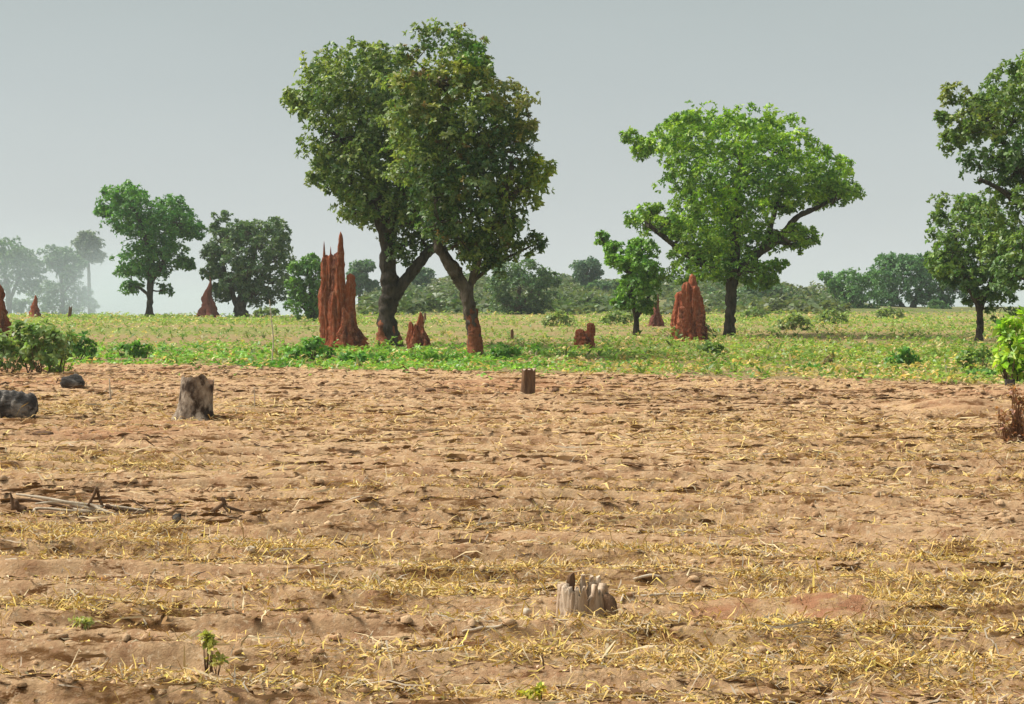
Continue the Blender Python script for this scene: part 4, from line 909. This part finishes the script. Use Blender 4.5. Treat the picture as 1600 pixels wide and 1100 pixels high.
def stick_thing(name, label, cat, sticks, seed=0):
    """sticks: (list of (px, py, radius px, metres behind), material)"""
    p0 = sticks[0][0][0]; b = G(p0[0], p0[1]); root = empty(name, b); tag(root, label, cat)
    for i, (s, mat) in enumerate(sticks):
        q = []
        for a in s: p = P(a[0], a[1], b[1] + a[3]); q.append([*p, a[2] * b[1] / F])
        q = spline(q, 5)
        g = base_z(q[:, 0], q[:, 1]) + relief(q[:, 0], q[:, 1]); q[:, 2] = np.maximum(q[:, 2], g + q[:, 3] * .2)
        mesh('branch', *tube(q[:, :3], q[:, 3], 7, .2, seed + i), mat, root)
    return root
stick_thing('dead_bough', 'bleached dead bough of tangled branches lying on the field at left', 'dead bough', [
    ([(150, 797, 2.5, 0), (90, 782, 2.5, 0), (40, 774, 1.9, .05), (25, 772, 1.2, .1)], BLEACH), ([(160, 792, 1.9, .05), (120, 787, 3.1, 0), (90, 784, 2.5, 0), (55, 787, 1.2, 0)], BLEACH),
    ([(145, 800, 1.9, 0), (100, 797, 1.9, -.05), (60, 794, 1.9, -.05), (50, 800, 1.2, -.1)], BLEACH), ([(130, 800, 1.6, .1), (95, 790, 2.2, .12), (35, 780, 1.9, .15), (15, 787, 1.2, .15)], TWIG),
    ([(20, 797, 3.1, 0), (19, 782, 2.5, 0), (16, 769, 1.2, 0)], TWIG), ([(40, 797, 5.6, .05), (28, 792, 5.6, .05), (25, 782, 3.7, .05)], WOODD),
    ([(138, 790, 2.5, 0), (147, 773, 2.5, 0), (151, 761, 1.9, 0)], TWIG), ([(160, 792, 2.5, .1), (155, 777, 2.5, .05), (151, 763, 1.9, 0)], TWIG),
    ([(140, 787, 1.9, 0), (160, 797, 2.5, -.05), (185, 805, 1.9, -.1)], BLEACH), ([(165, 790, 3.7, .1), (190, 797, 3.1, .1), (225, 800, 1.9, .1)], WOODD),
    ([(160, 789, 1.9, .1), (200, 794, 1.9, .1), (240, 800, 1.2, .1)], BLEACH), ([(200, 805, 1.6, 0), (230, 797, 1.6, .1), (215, 787, 1.2, .2), (200, 780, 0.9, .2)], TWIG),
    ([(175, 802, 1.6, 0), (120, 796, 2, .1), (70, 786, 1.6, .2), (30, 780, 1, .25)], BLEACH), ([(150, 806, 1.5, -.1), (110, 805, 1.8, -.1), (75, 801, 1.4, -.1)], TWIG), ([(60, 806, 1.6, -.1), (54, 798, 1.8, -.1), (62, 795, 1.6, -.05), (130, 800, 1.2, 0)], BLEACH),
    ([(180, 803, 2.5, .05), (205, 804, 3, .05), (250, 806, 1.5, .05)], WOODD), ([(190, 798, 1.4, .1), (230, 794, 1.2, .2), (262, 800, .9, .2)], TWIG), ([(110, 790, 3.5, .15), (140, 797, 4, .1), (175, 801, 2, .1)], WOODD), ([(80, 782, 1.2, .2), (120, 786, 1.6, .2), (150, 792, 1.2, .2)], BLEACH)], 1)
stick_thing('forked_stick', 'forked brown stick propped on the soil right of the bleached bough', 'stick', [
    ([(310, 806, 2, 0), (335, 797, 3, 0), (350, 785, 3.5, .02), (345, 777, 2.5, .02)], TWIG), ([(350, 790, 3.5, .02), (358, 800, 3, 0), (356, 805, 2, -.02)], TWIG), ([(352, 792, 3, .05), (370, 797, 2.5, .1), (388, 801, 1.5, .1)], TWIG)], 2)
def stone(name, label, px, py, wpx, hpx, mat, seed):
    b = G(px, py); m = b[1] / F; r = np.random.default_rng(seed)
    u = np.linspace(0, math.pi, 9)[:, None]; a = (np.arange(14) * 2 * math.pi / 14)[None]
    x = np.sin(u) * np.cos(a); y = np.sin(u) * np.sin(a); z = np.cos(u) + 0 * a
    k = 1 + .30 * vn(x * 2 + seed, y * 2 + z * 1.7, seed) + .12 * vn(x * 5 + z * 3, y * 5 + seed, seed + 1)
    z0 = b[2] + float(relief(b[0], b[1])) * .7
    V = np.stack([b[0] + x * k * wpx * m / 2, b[1] + y * k * wpx * m / 2, z0 + (z * k * .5 + .38) * hpx * m], -1).reshape(-1, 3)
    idx = np.arange(9 * 14).reshape(9, 14); nx = np.roll(idx, -1, 1)
    Fq = np.stack([idx[:-1], idx[1:], nx[1:], nx[:-1]], -1).reshape(-1, 4).tolist()
    o = mesh(name, V, Fq, mat, loc=b); tag(o, label, 'stone' if 'stone' in name else ('tree stump' if 'stump' in name else 'clod'))
stone('charred_stump', 'low blackened stump at the foot of the large left bush', 113, 609, 36, 25, CHAR, 11)
stone('dark_stone', 'small black lump right of the bleached bough', 277, 810, 13, 14, CHAR, 2)
stone('pale_stone', 'small cream stone on the soil below the forked stick', 392, 862, 14, 9, BLEACH, 3)
stone('pale_stone', 'cream stone left of the weathered front stump', 822, 953, 14, 12, BLEACH, 4)
stone('earth_clod', 'dark brown clod lying below the charred log', 66, 683, 32, 12, WOODD, 5)
stone('earth_clod', 'dark clod on the field left of centre far edge', 672, 612, 18, 8, WOODD, 6)
stone('earth_clod', 'dark clod just right of the small reddish stump', 868, 614, 12, 9, WOODD, 7)
stone('earth_clod', 'dark clod among golden straw right of the red earth heap', 1455, 980, 20, 12, WOODD, 8)
for (lab, s, mt) in (('long pale straight stick lying below the weathered stump at left', [(630, 1026, 2.2, 0), (665, 1020, 2.6, 0), (725, 1010, 2.8, 0)], BLEACH),
                     ('pale straw stalk lying left of the straight stick', [(722, 990, 2, 0), (755, 988, 2.2, 0), (785, 987, 2, 0)], BLEACH),
                     ('pale stick slanting on the red earth heap', [(1320, 930, 3, 0), (1350, 940, 3.4, 0), (1385, 952, 2, 0)], BLEACH),
                     ('white stick lying above the weathered stump at right', [(990, 905, 2, 0), (1015, 899, 2.2, 0), (1032, 901, 2, 0)], BLEACH),
                     ('short pale chip of wood at the left edge of the foreground', [(8, 889, 2.5, 0), (18, 893, 3, 0), (28, 897, 2, 0)], BLEACH),
                     ('short pale chip of wood near the field centre right', [(1105, 852, 3, 0), (1115, 853, 3.6, 0), (1128, 854, 2, 0)], BLEACH),
                     ('pale curled stalk reaching right from behind the weathered stump', [(965, 945, 2, 0), (990, 934, 2.4, .1), (1030, 929, 2.2, .1), (1095, 928, 2, .1)], BLEACH),
                     ('thin brown twig upright on the soil below the weathered stump', [(850, 1046, 1.6, 0), (849, 1035, 1.4, 0), (847, 1024, 1, 0)], TWIG)):
    stick_thing('stick', lab, 'stick', [(s, mt)], 3)
for (lab, s) in (('tall thin dry stalk rising from the grass left of the tall mound', [(425, 570, 1.3, 0), (427, 530, 1.0, 0), (424, 500, .8, 0), (421, 468, .5, 0)]),
                 ('thin pale dry stalk standing between charred stump and grey stump', [(174, 628, 1.5, 0), (172, 612, 1.5, 0), (171, 592, .9, 0)]),
                 ('thin pale dry stalk standing right of the thick grey stump', [(398, 640, 1.0, 0), (398, 625, .9, 0), (397, 605, .6, 0)])):
    stick_thing('dry_stalk', lab, 'stalk', [(s, BLEACH)], 5)

# ------------------------------------------------------------------ smoke and haze
def volbox(name, lo, hi, label, density, soft=False):
    lo, hi = np.array(lo, float), np.array(hi, float); c = (lo + hi) / 2; h = (hi - lo) / 2
    V = [c + h * np.array(s) for s in ((-1, -1, -1), (1, -1, -1), (1, 1, -1), (-1, 1, -1), (-1, -1, 1), (1, -1, 1), (1, 1, 1), (-1, 1, 1))]
    m = bpy.data.materials.new(name); m.use_nodes = True; t = m.node_tree; t.nodes.clear()
    out = N(t, 'ShaderNodeOutputMaterial'); pv = N(t, 'ShaderNodeVolumePrincipled')
    pv.inputs['Color'].default_value = (.80, .91, .95, 1); pv.inputs['Density'].default_value = density; pv.inputs['Anisotropy'].default_value = .2
    t.links.new(pv.outputs[0], out.inputs['Volume'])
    if soft:
        tc = N(t, 'ShaderNodeTexCoord'); mp = N(t, 'ShaderNodeMapping'); mp.inputs['Scale'].default_value = (1 / h[0], 1 / h[1], 1 / h[2])
        ln = N(t, 'ShaderNodeVectorMath', operation='LENGTH')
        t.links.new(tc.outputs['Object'], mp.inputs[0]); t.links.new(mp.outputs[0], ln.inputs[0])
        r1 = N(t, 'ShaderNodeMapRange', interpolation_type='SMOOTHERSTEP', inp={'From Min': 1.0, 'From Max': .05, 'To Min': 0, 'To Max': density}); t.links.new(ln.outputs['Value'], r1.inputs[0])
        nz = N(t, 'ShaderNodeTexNoise', inp={'Scale': .06, 'Detail': 3.0}); t.links.new(tc.outputs['Object'], nz.inputs['Vector'])
        r2 = N(t, 'ShaderNodeMapRange', inp={'From Min': .35, 'From Max': .65, 'To Min': .25, 'To Max': 1.5}); t.links.new(nz.outputs['Fac'], r2.inputs[0])
        mu = N(t, 'ShaderNodeMath', operation='MULTIPLY'); t.links.new(r1.outputs[0], mu.inputs[0]); t.links.new(r2.outputs[0], mu.inputs[1])
        t.links.new(mu.outputs[0], pv.inputs['Density'])
    o = mesh(name, V, [[0, 3, 2, 1], [4, 5, 6, 7], [0, 1, 5, 4], [1, 2, 6, 5], [2, 3, 7, 6], [3, 0, 4, 7]], m, loc=c, smooth_=False)
    tag(o, label, name, kind='stuff'); return o
volbox('haze', (-2600, -2600, -48), (2600, 2600, 17), 'thin pale haze in the air over the whole plain', .00036)
a = P(150, 440, 205)
volbox('smoke', (a[0] - 55, 150, -9), (a[0] + 42, 250, 15), 'pale smoke drifting across the far trees at left', .0085, soft=True)
a = P(165, 440, 190)
volbox('smoke_plume', (a[0] - 7, 180, -4), (a[0] + 9, 205, 10), 'denser pale plume of smoke rising left of the heart-shaped tree', .05, soft=True)
